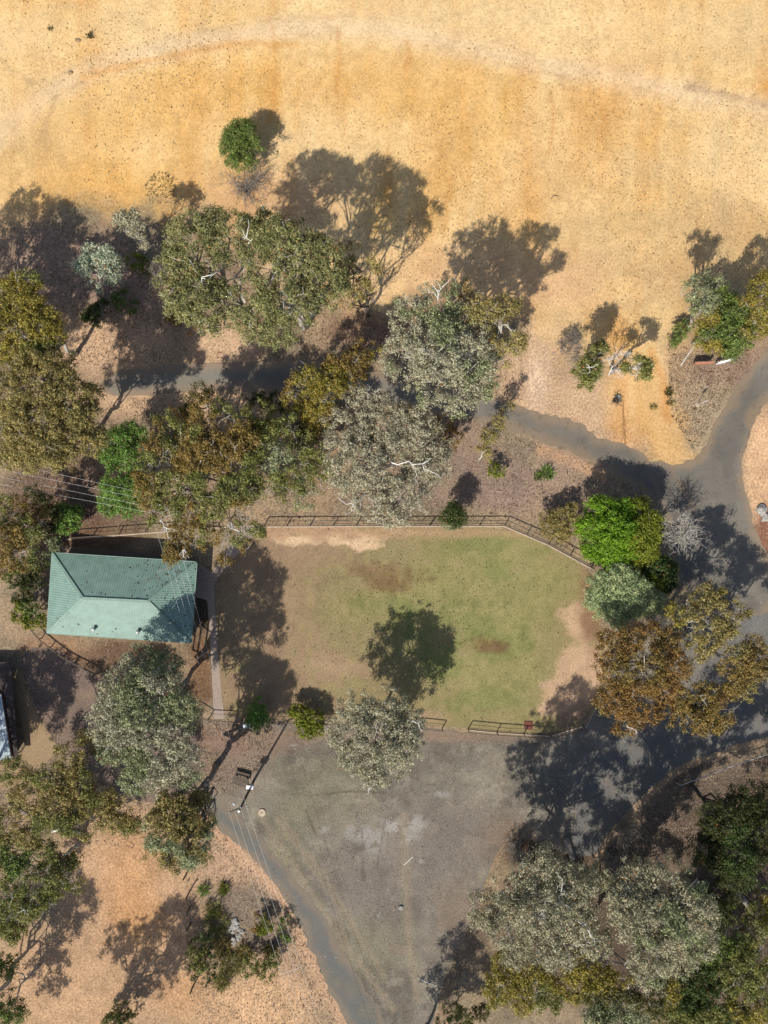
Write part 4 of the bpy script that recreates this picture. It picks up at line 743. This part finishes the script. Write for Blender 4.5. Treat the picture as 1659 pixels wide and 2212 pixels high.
 ('shrub', 'reddish green bush right of the grey rock heap', 'limeolive', 2.6, [(560, 1985, 16), (572, 2000, 18), (555, 2005, 14)], dict(dens=2, pal2='rust', bark='grey')),
 ('shrub', 'wispy green bush next to the strip of asphalt and power wires', 'green', 2.2, [(620, 1995, 16), (628, 2015, 16), (612, 2020, 14)], dict(dens=1.4, gap=.5, bark='grey')),
 # out of the frame, they throw the shadows seen along the edges
 ('gum_tree', 'gum tree standing outside the left edge of the photo by the slope', 'olive', 17, [(-130, 590, 50), (-170, 640, 50), (-110, 650, 46), (-190, 570, 46), (-160, 540, 46), (-90, 560, 34), (-230, 620, 46), (-80, 610, 40), (-140, 690, 46), (-95, 650, 40)], dict()),
 ('gum_tree', 'second gum tree outside the left edge of the photo, nearer the lane', 'olive', 18, [(-100, 730, 56), (-110, 800, 60), (-170, 770, 56), (-85, 680, 44), (-100, 850, 50), (-180, 830, 50)], dict()),
 ('gum_tree', 'gum tree outside the left edge, shading the driveway below the house', 'olive', 14, [(-95, 1680, 56), (-70, 1740, 50), (-60, 1650, 40), (-130, 1720, 50), (-50, 1700, 40), (-140, 1650, 50), (-95, 1610, 40)], dict(gap=.45)),
 ('gum_tree', 'gum tree standing below the bottom edge, shading the orange clearing', 'olive', 18, [(150, 2430, 56), (80, 2420, 50), (215, 2430, 50), (120, 2490, 56), (230, 2360, 34), (170, 2370, 40), (60, 2370, 40)], dict(gap=.44)),
 ('gum_tree', 'gum tree beyond the bottom left corner, shading the left of the clearing', 'olive', 17, [(-110, 2250, 52), (-60, 2300, 44), (-130, 2310, 50), (-70, 2370, 50), (-160, 2220, 40), (-170, 2280, 44)], dict(gap=.44)),
 ('gum_tree', 'gum tree below the bottom edge, shading the gravel of the car park', 'olive', 14, [(915, 2350, 40), (880, 2400, 40), (950, 2330, 34), (960, 2390, 40)], dict(gap=.45)),
 ('gum_tree', 'gum tree outside the right edge, shading the lower road', 'olive', 15, [(1740, 1560, 44), (1730, 1620, 40), (1770, 1640, 40)], dict()),
]
for i, (nm, lb, pl, h, bl, op) in enumerate(T):
    op = dict(op); op.pop('jit', None)
    cat = {'shrub': 'shrub'}.get(nm, 'tree')
    tree(nm, lb, cat, pl, h, bl, seed=i + 1, group=SH if cat == 'shrub' or 'sapling' in nm else (GT if nm == 'gum_tree' else None), **op)
for i, (px, py, r_, h, bk, n, lb, base) in enumerate((
    (1468, 1150, 46, 9.5, 'pale', 66, 'leafless purplish grey tree right of the vivid lime tree', (1427, 1112)), (1425, 1345, 30, 5, 'pale', 36, 'leafless pale bush below the blue green tree', None),
    (345, 590, 34, 3.5, 'grey', 40, 'leafless brown bush just left of the twin olive gums', None), (800, 625, 30, 9, 'grey', 30, 'leafless thin tree behind the sparse multi stemmed gum', (790, 680)),
    
    (540, 400, 60, .7, 'grey', 60, 'low dry brush spread below the lone dark green tree', None), (1110, 1838, 30, 2.5, 'grey', 44, 'dry brown brush left of the thick sawn log end', None), (1320, 1862, 30, 2.2, 'grey', 36, 'dry brown brush at the end of the lower road bend', None), (1350, 1800, 40, 1.6, 'grey', 44, 'low grey brush on the litter bank above the rounded grey gum', None), (1240, 735, 26, 3, 'grey', 40, 'leafless grey brush above the pale dry shrub', None),
    (1335, 780, 36, 11, 'white', 20, 'dead tree with bleached white forked limbs by the vehicle track', (1325, 805)), (1330, 865, 16, .8, 'dark', 20, 'small dark dead bush on the sandy verge near the track', None))):
    bare('dead_tree' if h > 4 else 'dead_bush', lb, 'dead tree' if h > 4 else 'dead bush', px, py, r_, h, bk, 300 + i, n, 'leafless trees and bushes', base)
for i, (px, py, r_, h, pl, n, lb) in enumerate((
    (348, 408, 62, .45, 'shade', 230, 'flat creeping dark weed patch on the open slope left of the lone tree'), (1180, 1022, 18, .9, 'bright', 200, 'bright green grass clump on the litter bank above the lawn'), (1160, 1030, 12, .7, 'green', 90, 'small dull green grass clump left of the bright green clump'), (484, 1918, 14, 1, 'limeolive', 150, 'yellow green grass clump nearest the car park on the lower verge'),
    (442, 1920, 12, 1, 'bright', 120, 'narrow bright grass clump beside the middle timber post'), (470, 1990, 42, 1.1, 'olive', 260, 'long yellow green grass clump above the dark verge bush'), (462, 1960, 26, 1, 'olive', 180, 'yellow green grass clump between two posts and the rock heap'), (480, 2040, 30, 1.1, 'khaki', 320, 'straw green grass clump below the grey rock heap'),
    (500, 2080, 42, 1.1, 'olive', 340, 'wide straw green grass clump left of the bush under the wires'), (530, 2055, 26, 1, 'khaki', 240, 'dry grass clump just below the rock heap on its right'), (480, 2120, 24, 1, 'olive', 200, 'lowest grass clump on the verge near the last post'), (585, 2050, 20, 1, 'khaki', 180, 'dry grass clump under the lower power wires'),
    (1442, 850, 8, .8, 'shade', 90, 'dark weed clump on the right edge of the vehicle track'), (1410, 880, 10, .5, 'khaki', 60, 'dry tuft in the middle of the vehicle track'), (1445, 870, 9, .6, 'khaki', 60, 'dry weed clump below the dark weed clump'), (195, 80, 6, .6, 'shade', 60, 'dark weed tuft at upper left of the hill'), (110, 65, 5, .5, 'khaki', 40, 'tiny weed tuft in the top left corner of the hill'), (648, 1040, 12, .8, 'bright', 90, 'green grass tuft between steps and lawn fence'))):
    tufts('grass_clump', lb, 'grass', px, py, r_, h, pl, n, 400 + i, 'grass clumps')

# ------------------------------------------------------------------ house
def face_mesh(name, pts_faces, mats, parent, midx=None):
    V = []; F = []
    for f in pts_faces:
        b = len(V); V += [tuple(Vector(p) - Vector(origin_of(parent))) for p in f]; F.append(tuple(range(b, b + len(f))))
    me = bpy.data.meshes.new(name); me.from_pydata(V, [], F); me.update(); o = link_mesh(name, me, mats, parent)
    if midx: me.polygons.foreach_set('material_index', midx)
    return o
EH, RH = 3.0, 5.3
tl, tr_, br, bl_ = [W(*p, EH) for p in ((113, 1195), (424, 1215), (412, 1388), (102, 1367))]
r0, r1 = W(179, 1292, RH), W(320, 1299, RH)
hc = (tl + tr_ + br + bl_) / 4; hc.z = ground_z(hc.x, hc.y)
house = thing('house', hc, 'house with pale green corrugated hip roof left of the lawn', 'house')
hang = math.atan2((tr_ - tl).y, (tr_ - tl).x)
RC = tuple(A(140, 171, 159))
MRX = tin_mat('green_roofing_long', RC, 'X', .30, -hang); MRY = tin_mat('green_roofing_hip', RC, 'Y', .30, -hang)
roof = face_mesh('roof', [(tl, r0, r1, tr_), (bl_, br, r1, r0), (tl, bl_, r0), (br, tr_, r1)], [MRX, MRY], house, [0, 0, 1, 1])
M_cap = plain('green_ridge_cap', tuple(A(136, 166, 152)), .5, var=.2, scale=2)
for a, b in ((r0, r1), (tl, r0), (bl_, r0), (tr_, r1), (br, r1)):
    m = MB(); up = Vector((0, 0, .03)); m.bar(a + up, b + up, .34, .07); m.build('ridge_cap', M_cap, roof)
for a, b in ((tl, tr_), (tr_, br), (br, bl_), (bl_, tl)):
    out = ((a + b) / 2 - hc); out.z = 0; d = (b - a).normalized(); nrm = Vector((d.y, -d.x, 0)); nrm = nrm if nrm.dot(out) > 0 else -nrm
    m = MB(); o = nrm * .065 - Vector((0, 0, .09)); m.bar(a + o, b + o, .13, .12); m.build('gutter', M_cap, roof)
def inset(k): return [hc + (p - hc) * k for p in (tl, tr_, br, bl_)]
q = inset(.925); gz = hc.z
m = MB()
for i in range(4):
    a, b = q[i], q[(i + 1) % 4]; d = (b - a).normalized(); e = .11 if i % 2 == 0 else -.11
    m.bar(Vector((a.x, a.y, gz + 1.38)) - d * e, Vector((b.x, b.y, gz + 1.38)) + d * e, .22, 2.85)
wall = m.build('wall', M_brick, house)
def opening(name, i, t, wdt, z0, z1, mat, frame):
    a, b = q[i], q[(i + 1) % 4]; d = (b - a).normalized(); n_ = Vector((d.y, -d.x, 0)); c = a + (b - a) * t; cc = Vector((c.x, c.y, 0))
    if n_.dot(cc - Vector((hc.x, hc.y, 0))) < 0: n_ = -n_
    m = MB(); p = cc + n_ * .125; m.bar(p - d * wdt / 2 + Vector((0, 0, gz + (z0 + z1) / 2)), p + d * wdt / 2 + Vector((0, 0, gz + (z0 + z1) / 2)), .04, z1 - z0); o = m.build(name, mat, house)
    f = MB()
    for s in (-1, 1): f.bar(p + n_ * .01 + d * s * (wdt / 2 + .03) + Vector((0, 0, gz + z0)), p + n_ * .01 + d * s * (wdt / 2 + .03) + Vector((0, 0, gz + z1)), .06, .06, up=d)
    f.bar(p + n_ * .01 - d * (wdt / 2 + .06) + Vector((0, 0, gz + z1 + .035)), p + n_ * .01 + d * (wdt / 2 + .06) + Vector((0, 0, gz + z1 + .035)), .06, .06); f.build('frame', frame, o)
opening('door', 1, .3, .95, .02, 2.1, M_timber, M_white); opening('window', 0, .25, 1.8, .9, 2.1, M_glass, M_white); opening('window', 0, .7, 1.8, .9, 2.1, M_glass, M_white); opening('window', 2, .3, 1.8, .9, 2.1, M_glass, M_white); opening('window', 2, .72, 1.5, .9, 2.1, M_glass, M_white)
rr_ = np.random.default_rng(77); Vv = []; Fc = []
for _ in range(420):
    a_, b_, c_ = [(tl, tr_, r0), (tr_, r1, r0), (br, tr_, r1), (bl_, br, r0), (tl, bl_, r0)][int(rr_.choice(5, p=[.34, .26, .2, .1, .1]))]
    u_, v_ = rr_.random(2); u_, v_ = (1 - u_, 1 - v_) if u_ + v_ > 1 else (u_, v_)
    p = a_ + (b_ - a_) * u_ + (c_ - a_) * v_; nn = (b_ - a_).cross(c_ - a_).normalized(); nn = nn if nn.z > 0 else -nn
    if rr_.random() > .25 + .75 * max(0, (p.x - hc.x) / 9): continue
    e1 = Vector(rr_.normal(size=3)); e1 = (e1 - nn * e1.dot(nn)).normalized(); e2 = nn.cross(e1); l_ = .06 + .14 * rr_.random() ** 2
    b0 = len(Vv); p = p + nn * .035; Vv += [p - e1 * l_, p + e2 * l_ * .4, p + e1 * l_ + nn * .02, p - e2 * l_ * .4]; Fc.append([b0, b0 + 1, b0 + 2, b0 + 3])
np_mesh('roof_leaves', [tuple(v) for v in Vv], Fc, M_leaf, col=np.array([A(96, 74, 54), A(70, 56, 42), A(150, 116, 78)])[rr_.integers(0, 3, len(Fc))])['kind'] = 'stuff'
def roof_vent(px, py, zz):
    p = W(px, py, zz); m = MB(); m.tube([p - Vector((0, 0, .15)), p + Vector((0, 0, .40))], [.16, .16], 12); vv = m.build('roof_vent', M_cap, roof)
    m2 = MB(); m2.tube([p + Vector((0, 0, .40)), p + Vector((0, 0, .52)), p + Vector((0, 0, .66)), p + Vector((0, 0, .72))], [.22, .27, .22, .08], 12); m2.build('cowl', M_galv, vv, smooth_=True)
roof_vent(205, 1358, 3.5); roof_vent(300, 1364, 3.5)
p = W(357, 1230, 3.4); ant = thing('antenna', p, 'television antenna standing on the upper right part of the green roof', 'antenna')
m = MB(); m.tube([p - Vector((0, 0, .2)), p + Vector((0, 0, 1.5))], .03, 6); m.build('mast', M_galv, ant)
m = MB(); m.tube([p + Vector((-.6, -.25, 1.45)), p + Vector((.6, .25, 1.45))], .022, 5)
for t in (-.9, -.5, -.1, .3, .7): c = p + Vector((.6 * t, .25 * t, 1.45)); m.tube([c + Vector((-.12, .3, 0)), c - Vector((-.12, .3, 0))], .016, 4)
m.build('aerial', M_galv, ant)

# shed at the left edge
s0 = [W(*p_, 2.0) for p_ in ((-120, 1455), (2, 1500), (24, 1640), (-120, 1660))]
sc_ = sum(s0, Vector()) / 4; sc_.z = ground_z(sc_.x, sc_.y); shed = thing('shed', sc_, 'brick shed with bluish corrugated iron roof cut by the left edge', 'shed')
lo = [p_ - Vector((0, 0, .12)) for p_ in s0]; m = MB(); m.quadbox([lo[3], lo[2], lo[1], lo[0], s0[3], s0[2], s0[1], s0[0]]); m.build('roof', tin_mat('bluish_iron', tuple(A(188, 204, 215)), 'X', .34, -.13, .9), shed)
m = MB()
ins = [sc_ + (p_ - sc_) * .94 for p_ in s0]
for i in range(4):
    a, b = ins[i], ins[(i + 1) % 4]; m.bar(Vector((a.x, a.y, .9)), Vector((b.x, b.y, .9)), .2 + .004 * i, 1.9 - .01 * i)
m.build('wall', M_brick, shed)
s1 = [W(*p_, 2.4) for p_ in ((-120, 1425), (22, 1430), (40, 1560), (48, 1650), (30, 1650), (6, 1494), (-120, 1450))]
m = MB(); cl = W(10, 1540, 0); aw = thing('awning', cl, 'dark brown tiled awning strip beside the corrugated iron shed', 'awning')
M_tile = plain('dark_roof_tile', A(70, 58, 56), .9, var=.5, scale=5, bump=.6)
m.quadbox([W(-120, 1430, 1.5), W(26, 1430, 1.5), W(4, 1494, 1.5), W(-120, 1450, 1.5), W(-120, 1430, 1.6), W(26, 1430, 1.6), W(4, 1494, 1.6), W(-120, 1450, 1.6)])
m.quadbox([W(28, 1640, 1.5), W(6, 1497, 1.5), W(24, 1434, 1.5), W(40, 1640, 1.5), W(28, 1640, 1.6), W(6, 1497, 1.6), W(24, 1434, 1.6), W(40, 1640, 1.6)])
m.build('roof', M_tile, aw)
for px_, py_ in ((20, 1475), (34, 1630)):
    b = W(px_, py_, 1.5); m = MB(); m.bar((b.x, b.y, 0), (b.x, b.y, 1.49), .1, .1, up=(0, 1, 0)); m.build('post', M_timber, aw)

# ------------------------------------------------------------------ fences
def walk(pts, gap):
    out = []
    for i in range(len(pts) - 1):
        a, b = Vector(pts[i]), Vector(pts[i + 1]); L = (b - a).length; n = max(1, round(L / gap))
        for j in range(n): out.append(a + (b - a) * j / n)
    out.append(Vector(pts[-1])); return out
def fence(label, line, ht, gap=3.4, rails=(1.0,), rw=.09, post=.11, mat=M_timber, rmat=None, plinth=True, cat='fence', skip=(), name='fence'):
    P = [G(*p) for p in line]; root = thing(name, P[0], label, cat); Q = walk(P, gap)
    for p in Q:
        z = ground_z(p.x, p.y); m = MB(); m.bar((p.x, p.y, z - .05), (p.x, p.y, z + ht), post, post, up=(0, 1, 0)); m.build('post', mat, root, bevel=.012)
    for k, f in enumerate(rails):
        for i in range(len(Q) - 1):
            if i in skip: continue
            a, b = Q[i], Q[i + 1]; m = MB(); za, zb = ground_z(a.x, a.y), ground_z(b.x, b.y); wdt = rw if k == 0 else rw * .35
            d = (b - a).normalized() * (post * .5 if f < .99 else 0)
            z_ = ht * f + (wdt / 2 + .002 if f >= .99 else 0)
            m.bar((a.x + d.x, a.y + d.y, za + z_), (b.x - d.x, b.y - d.y, zb + z_), wdt, wdt); m.build('rail', rmat or mat, root)
    if plinth:
        m = MB()
        for i in range(len(Q) - 1):
            a, b = Q[i], Q[i + 1]; d = (b - a); d.z = 0; nrm = Vector((d.y, -d.x, 0)).normalized() * (post / 2 + .085)
            m.bar((a.x + nrm.x, a.y + nrm.y, ground_z(a.x, a.y) + .05), (b.x + nrm.x, b.y + nrm.y, ground_z(b.x, b.y) + .05), .16, .14)
        m.build('plinth', M_plinth, root)
    return root
fence('post and rail fence with pale concrete edging along the upper lawn edge', [(570, 1136), (820, 1135), (1090, 1135), (1185, 1176), (1277, 1226)], 1.5, rails=(1.0, .55, .2))
fence('short post and rail fence behind the house with pale edging', [(144, 1163), (314, 1150), (522, 1134)], 1.4, rails=(1.0, .55))
fence('post and rail fence along the lower left lawn edge behind the shrubs', [(421, 1531), (453, 1550), (524, 1554), (700, 1558), (909, 1568), (955, 1573)], 1.3, rails=(1.0, .5), plinth=False)
fence('post and rail fence with pale edging between lower lawn and car park, right part', [(1011, 1575), (1073, 1581), (1131, 1585), (1188, 1588), (1258, 1567)], 1.4, gap=4, rails=(1.0, .55, .15))
fence('short pale rail fence running under the rust coloured gum', [(1258, 1566), (1300, 1485), (1312, 1410)], 1.4, rails=(1.0, .5), rmat=M_wood2, plinth=False)
fence('thin pipe rail fence on the litter bank by the lower road', [(1461, 1690), (1560, 1653), (1670, 1616)], 1.1, gap=5.5, rails=(1.0,), rw=.07, mat=M_galv, plinth=False)
fence('low timber rail curving around the lower left of the house', [(65, 1347), (91, 1378), (113, 1396), (140, 1416), (164, 1430), (214, 1454)], .9, gap=2.4, rails=(1.0,), rw=.13, plinth=False)
for i, (px, py) in enumerate(((404, 1885), (410, 1925), (411, 1958), (412, 1992), (415, 2028), (418, 2128), (404, 1850))):
    g = G(px, py); m = MB(); h_ = 2.0 + .25 * math.sin(i * 2.3); m.tube([g - Vector((0, 0, .1)), g + Vector((0, 0, h_ - .06)), g + Vector((0, 0, h_))], [.11, .095, .07], 9)
    o = m.build('timber_post', M_timber, home=g, smooth_=False)
    tag(o, ['weathered timber post, second from the top of the verge row', 'weathered timber post, third from the top of the verge row', 'weathered timber post, fourth from the top of the verge row', 'weathered timber post, fifth from the top of the verge row', 'weathered timber post level with the grey rock heap, second last of the row', 'weathered timber post at the bottom end of the verge row', 'weathered timber post at the top end of the verge row'][i], 'post', 'timber posts along the verge')

# ------------------------------------------------------------------ power pole, wires
def pole(px, py, top_z, ends, label, box_=True):
    t = W(px, py, top_z); g = Vector((t.x, t.y, ground_z(t.x, t.y))); root = thing('power_pole', g, label, 'power pole')
    m = MB(); m.tube([g - Vector((0, 0, .1)), g + Vector((0, 0, top_z * .5)), g + Vector((0, 0, top_z + .25))], [.17, .15, .12], 10); m.build('pole', M_timber, root, smooth_=True)
    a, b = W(*ends[0], top_z), W(*ends[1], top_z); d = (b - a).normalized(); n_ = Vector((-d.y, d.x, 0)) * .19
    m = MB(); m.bar(a + n_, b + n_, .12, .12); arm = m.build('crossarm', M_timber, root)
    at_ = []
    for k in (.04, .33, .67, .96):
        p = a + (b - a) * k + n_; m = MB(); m.tube([p + Vector((0, 0, .062)), p + Vector((0, 0, .14)), p + Vector((0, 0, .2))], [.05, .07, .04], 8); m.build('insulator', M_white, arm, smooth_=True); at_.append(p + Vector((0, 0, .21)))
    m = MB(); m.tube([g + Vector((0, 0, top_z + .25)), g + Vector((0, 0, top_z + .32))], [.15, .13], 10); m.build('cap', M_white, root)
    if box_:
        m = MB(); m.box(g + Vector((.05, .34, 2.95)), .85, .40, .75, hang); o = m.build('transformer', M_galv, root, bevel=.03)
        m2 = MB(); m2.box(g + Vector((.05, .34, 3.36)), .9, .46, .06, hang); m2.build('lid', M_white, o)
        m = MB(); c = g + Vector((0, 0, 8.7)); m.tube([c, c + Vector((-.35, .3, .25)), c + Vector((-.62, .5, .3))], .035, 6); l = m.build('lamp_arm', M_galv, root)
        m = MB(); c2 = c + Vector((-.75, .58, .28)); m.tube([c2 + Vector((.2, -.12, .06)), c2 + Vector((0, 0, .1)), c2 + Vector((-.22, .14, .04))], [.09, .16, .06], 8); m.build('lamp_head', M_white, l, smooth_=True)
    return at_
p1 = pole(517, 1751, 9.6, ((496, 1758), (535, 1742)), 'timber power pole with crossarm and grey box at the car park corner')
p2 = pole(346, 1092, 10.5, ((330, 1112), (362, 1076)), 'timber power pole half hidden in the bronze gum above the house', False)
def wire(a, b, sag, label, n=18):
    pts = []
    for i in range(n + 1):
        t = i / n; p = a + (b - a) * t; pts.append(p - Vector((0, 0, sag * 4 * t * (1 - t))))
    m = MB(); m.tube(pts, .0105, 5); o = m.build('power_wire', M_wire, home=a); tag(o, label, 'wire', 'overhead power wires'); return pts
ordn = ['leftmost', 'second from left', 'third from left', 'rightmost']
wa = [wire(p1[k], p2[k], .9, f'power wire crossing the green roof corner, {ordn[k]} of four') for k in range(4)]
wb = [wire(p1[k], W(744 + 17 * k, 2560 - 6 * k, 9.8), .7, f'power wire along the lower asphalt strip, {ordn[k]} of four') for k in range(4)]
ordv = ['lowest', 'second lowest', 'third lowest', 'highest']
wc = [wire(p2[k], W(-200 + 2 * k, 1010 - 18 * k, 10), .9, f'power wire crossing the left edge, {ordv[k]} of four in the photo') for k in range(4)]
for ww, k, lb in ((wa, 9, 'thin spacer bar tying the four wires below the green roof corner'), (wb, 8, 'thin spacer bar tying the four wires near the bottom edge')):
    m = MB(); m.tube([ww[0][k], ww[3][k]], .025, 5); tag(m.build('wire_spacer', M_wire, home=ww[0][k]), lb, 'wire spacer')

# ------------------------------------------------------------------ small things
def picnic():
    g = G(522, 1680); an = math.radians(-16); root = thing('picnic_table', g, 'dark timber picnic table near the power pole', 'table')
    ex = Vector((math.cos(an), math.sin(an), 0)); ey = Vector((-ex.y, ex.x, 0)); Z = Vector((0, 0, 1))
    m = MB()
    for j in range(4): c = g + ey * (-.29 + .193 * j) + Z * .75; m.bar(c - ex * 1.0, c + ex * 1.0, .16, .045)
    m.build('tabletop', M_timber, root)
    for s in (-1, 1):
        m = MB(); 
        for j in (0, 1): c = g + ey * s * (.68 + .15 * j) + Z * .45; m.bar(c - ex * 1.0, c + ex * 1.0, .13, .045)
        m.build('bench', M_timber, root)
    for s in (-1, 1):
        m = MB(); c = g + ex * s * .72; m.bar(c + ey * .62, c + ey * .2 + Z * .71, .07, .08); m.bar(c - ey * .62, c - ey * .2 + Z * .71, .07, .08); m.bar(c + ex * .08 - ey * .86 + Z * .385, c + ex * .08 + ey * .86 + Z * .385, .07, .08); m.build('leg', M_timber, root)
picnic()
g = G(566, 1755); root = thing('tank_lid', g, 'round pale concrete tank lid right of the power pole', 'tank lid')
m = MB(); m.tube([g, g + Vector((0, 0, .12)), g + Vector((0, 0, .14))], [.5, .5, .46], 28); m.build('slab', M_plinth, root)
m = MB(); m.tube([g + Vector((0, 0, .141)), g + Vector((0, 0, .2))], [.08, .06], 10); m.build('plug', M_black, root)
g = G(535, 1564); root = thing('utility_box', g, 'small pale grey utility box beside the neat mid green shrub', 'utility box')
m = MB(); m.box(g + Vector((0, 0, .35)), .9, .5, .7, .2); m.build('body', M_galv, root, bevel=.02); m = MB(); m.box(g + Vector((0, 0, .74)), .98, .58, .06, .2); m.build('lid', M_white, root)
g = G(1141, 1566); root = thing('metal_sheet', g, 'rusty red square metal sheet beside the lower lawn fence', 'metal sheet')
m = MB()
for j in range(8): m.bar(g + Vector((-.48 + .138 * j, -.55, .07 + .012 * (j % 2))), g + Vector((-.48 + .138 * j, .5, .08 + .012 * (j % 2))), .138, .02)
m.build('sheet', M_rust, root)
g = G(1225, 1578); m = MB(); m.box(g + Vector((0, 0, 1.1)), .7, .03, .4, .28); m.box(g + Vector((0, .03, .65)), .05, .05, 1.3, .28); tag(m.build('notice_board', M_white, home=g), 'small white notice board on the lower lawn fence', 'sign')
# timber steps
g0 = G(533, 1094); g1 = G(549, 1050); root = thing('timber_steps', g0, 'flight of dark timber steps between the bronze gums', 'steps')
d = (g1 - g0); d.z = 0; sd = Vector((d.y, -d.x, 0)).normalized() * .62
for j in range(8):
    c = g0 + d * (j + .5) / 8 + Vector((0, 0, .09 + .12 * j)); m = MB(); m.bar(c - sd, c + sd, .2, .08); m.build('tread', M_wood2, root)
for s in (-1, 1):
    m = MB(); a = g0 + sd * s * 1.08; b = g1 + sd * s * 1.08; m.bar(a + Vector((0, 0, .05)), b + Vector((0, 0, 1.0)), .07, .24); m.build('stringer', M_timber, root)
# signboards by the upper road
def board(name, label, a, b, ht, mat):
    A_, B_ = G(*a), G(*b); root = thing(name, (A_ + B_) / 2, label, 'sign')
    m = MB(); m.bar(A_ + Vector((0, 0, ht - .35)), B_ + Vector((0, 0, ht - .35)), .12, .8); m.build('panel', mat, root)
    m = MB(); m.bar(A_ + Vector((0, 0, ht + .09)), B_ + Vector((0, 0, ht + .09)), .26, .06); m.build('cap', mat, root)
    d = (B_ - A_).normalized()
    for p in (A_ + d * .3, B_ - d * .3): n_ = Vector((-d.y, d.x, 0)) * .12; m = MB(); m.bar(p + n_ , p + n_ + Vector((0, 0, ht)), .09, .09, up=(0, 1, 0)); m.build('post', M_timber, root)
board('signboard', 'low pink topped signboard below the olive wattle by the road', (1492, 790), (1530, 788), 1.5, M_pink); board('signboard', 'low white topped signboard right of the pink topped one', (1540, 790), (1572, 781), 1.5, M_white)
g = G(1506, 874); root = thing('road_sign', g, 'single road sign post on the grey verge inside the road bend', 'sign')
m = MB(); m.tube([g, g + Vector((0, 0, 2.6))], .04, 8); m.build('post', M_galv, root); m = MB(); m.box(g + Vector((0, .05, 2.3)), .55, .03, .6, .4); m.build('plate', M_white, root)
m = MB(); m.tube([g, g + Vector((0, 0, .12))], [.35, .3], 12); m.build('footing', M_plinth, root)
def rock(name, label, px, py, s, seed, mat=M_rock, group=None, flat=.6):
    r = np.random.default_rng(seed); g = G(px, py); bm = bmesh.new(); bmesh.ops.create_icosphere(bm, subdivisions=3, radius=1)
    st = r.uniform(.7, 1.3, 3)
    for v in bm.verts:
        p = np.array(v.co); n_ = float(vnoise(p[0:1] * 1.3 + seed, p[1:2] * 1.3, p[2:3] * 1.3, seed=seed)[0]) ; n2 = float(vnoise(p[0:1] * 3 + seed, p[1:2] * 3, p[2:3] * 3, seed=seed + 1)[0])
        k = s * (.65 + .6 * n_ + .2 * n2); v.co = Vector((p[0] * st[0], p[1] * st[1], p[2] * flat)) * k
    me = bpy.data.meshes.new(name); bm.to_mesh(me); bm.free(); o = link_mesh(name, me, mat); o.location = g + Vector((0, 0, s * flat * .35)); tag(o, label, 'rock', group); return o
rk = [(24, 1975, 1.4, 'large bluish boulder at the left edge under the fresh green gum'), (1643, 1100, .7, 'grey boulder at the right edge, upper of the roadside pair'), (1652, 1118, .5, 'grey boulder at the right edge, lower of the roadside pair'), (1487, 698, .6, 'tan boulder at the slope foot, left of the olive wattle'), (1468, 690, .4, 'small tan boulder left of the larger tan boulder'), (1500, 706, .45, 'small tan boulder touching the slender light green gum'), (772, 640, .5, 'round rock on the sand right of the sparse gum'),
      (866, 1960, .35, 'small rock on the gravel in the lower car park'), (1335, 860, .4, 'small brown rock near the dead bush by the track'), (168, 88, .3, 'small dark rock high on the left of the hill'), (152, 157, .28, 'small dark rock left of the pale bench on the hill')]
for i, (px, py, s, lb) in enumerate(rk): rock('rock', lb, px, py, s, 60 + i, M_rock if s > .32 and 'tan' not in lb else M_tan, group='rocks and boulders')
rh = np.random.default_rng(5)
for i in range(13): rock('rock', 'grey broken rock in the small heap on the lower verge', 512 + rh.normal() * 7, 2008 + rh.normal() * 15, rh.uniform(.22, .55), 90 + i, group='broken rocks of the heap on the lower verge')
def log(label, pts, r_, mat, name='log'):
    P = [G(*p) + Vector((0, 0, r_ * .9)) for p in pts]; m = MB(); m.tube(P, [r_ * (1 - .15 * i / len(P)) for i in range(len(P))], 9); tag(m.build(name, mat, home=P[0], smooth_=False), label, 'log')
log('thick sawn log end sticking out above the cream grey gum', [(1222, 1808), (1228, 1830), (1236, 1852)], .42, BARK['grey'])
log('long grey sawn log lying in the dark trees at right', [(1575, 1905), (1600, 1935), (1625, 1970)], .38, BARK['grey'])
log('thin pale stick lying on the car park', [(872, 1868), (880, 1861), (892, 1850)], .06, BARK['white'], 'fallen_stick')
log('short dark stick on the open slope near the centre', [(1190, 430), (1196, 422), (1206, 424)], .05, BARK['dark'], 'fallen_stick')
log('pale stick on the gravel near the bottom', [(905, 2113), (925, 2123), (942, 2128)], .05, BARK['white'], 'fallen_stick')
log('bleached fallen limb at the bottom of the spreading olive gum', [(112, 1795), (135, 1790), (165, 1795), (190, 1805)], .16, BARK['white'], 'fallen_branch')
log('bleached limb lying right of the olive wattle sapling', [(1470, 790), (1500, 745), (1512, 720)], .07, BARK['white'], 'fallen_branch')
log('dark log lying under the spreading olive gum, upper one', [(20, 1735), (50, 1750), (85, 1765)], .3, BARK['grey']); log('dark log lying at the left edge, lower one', [(35, 1800), (70, 1790), (98, 1772)], .25, BARK['dark'])
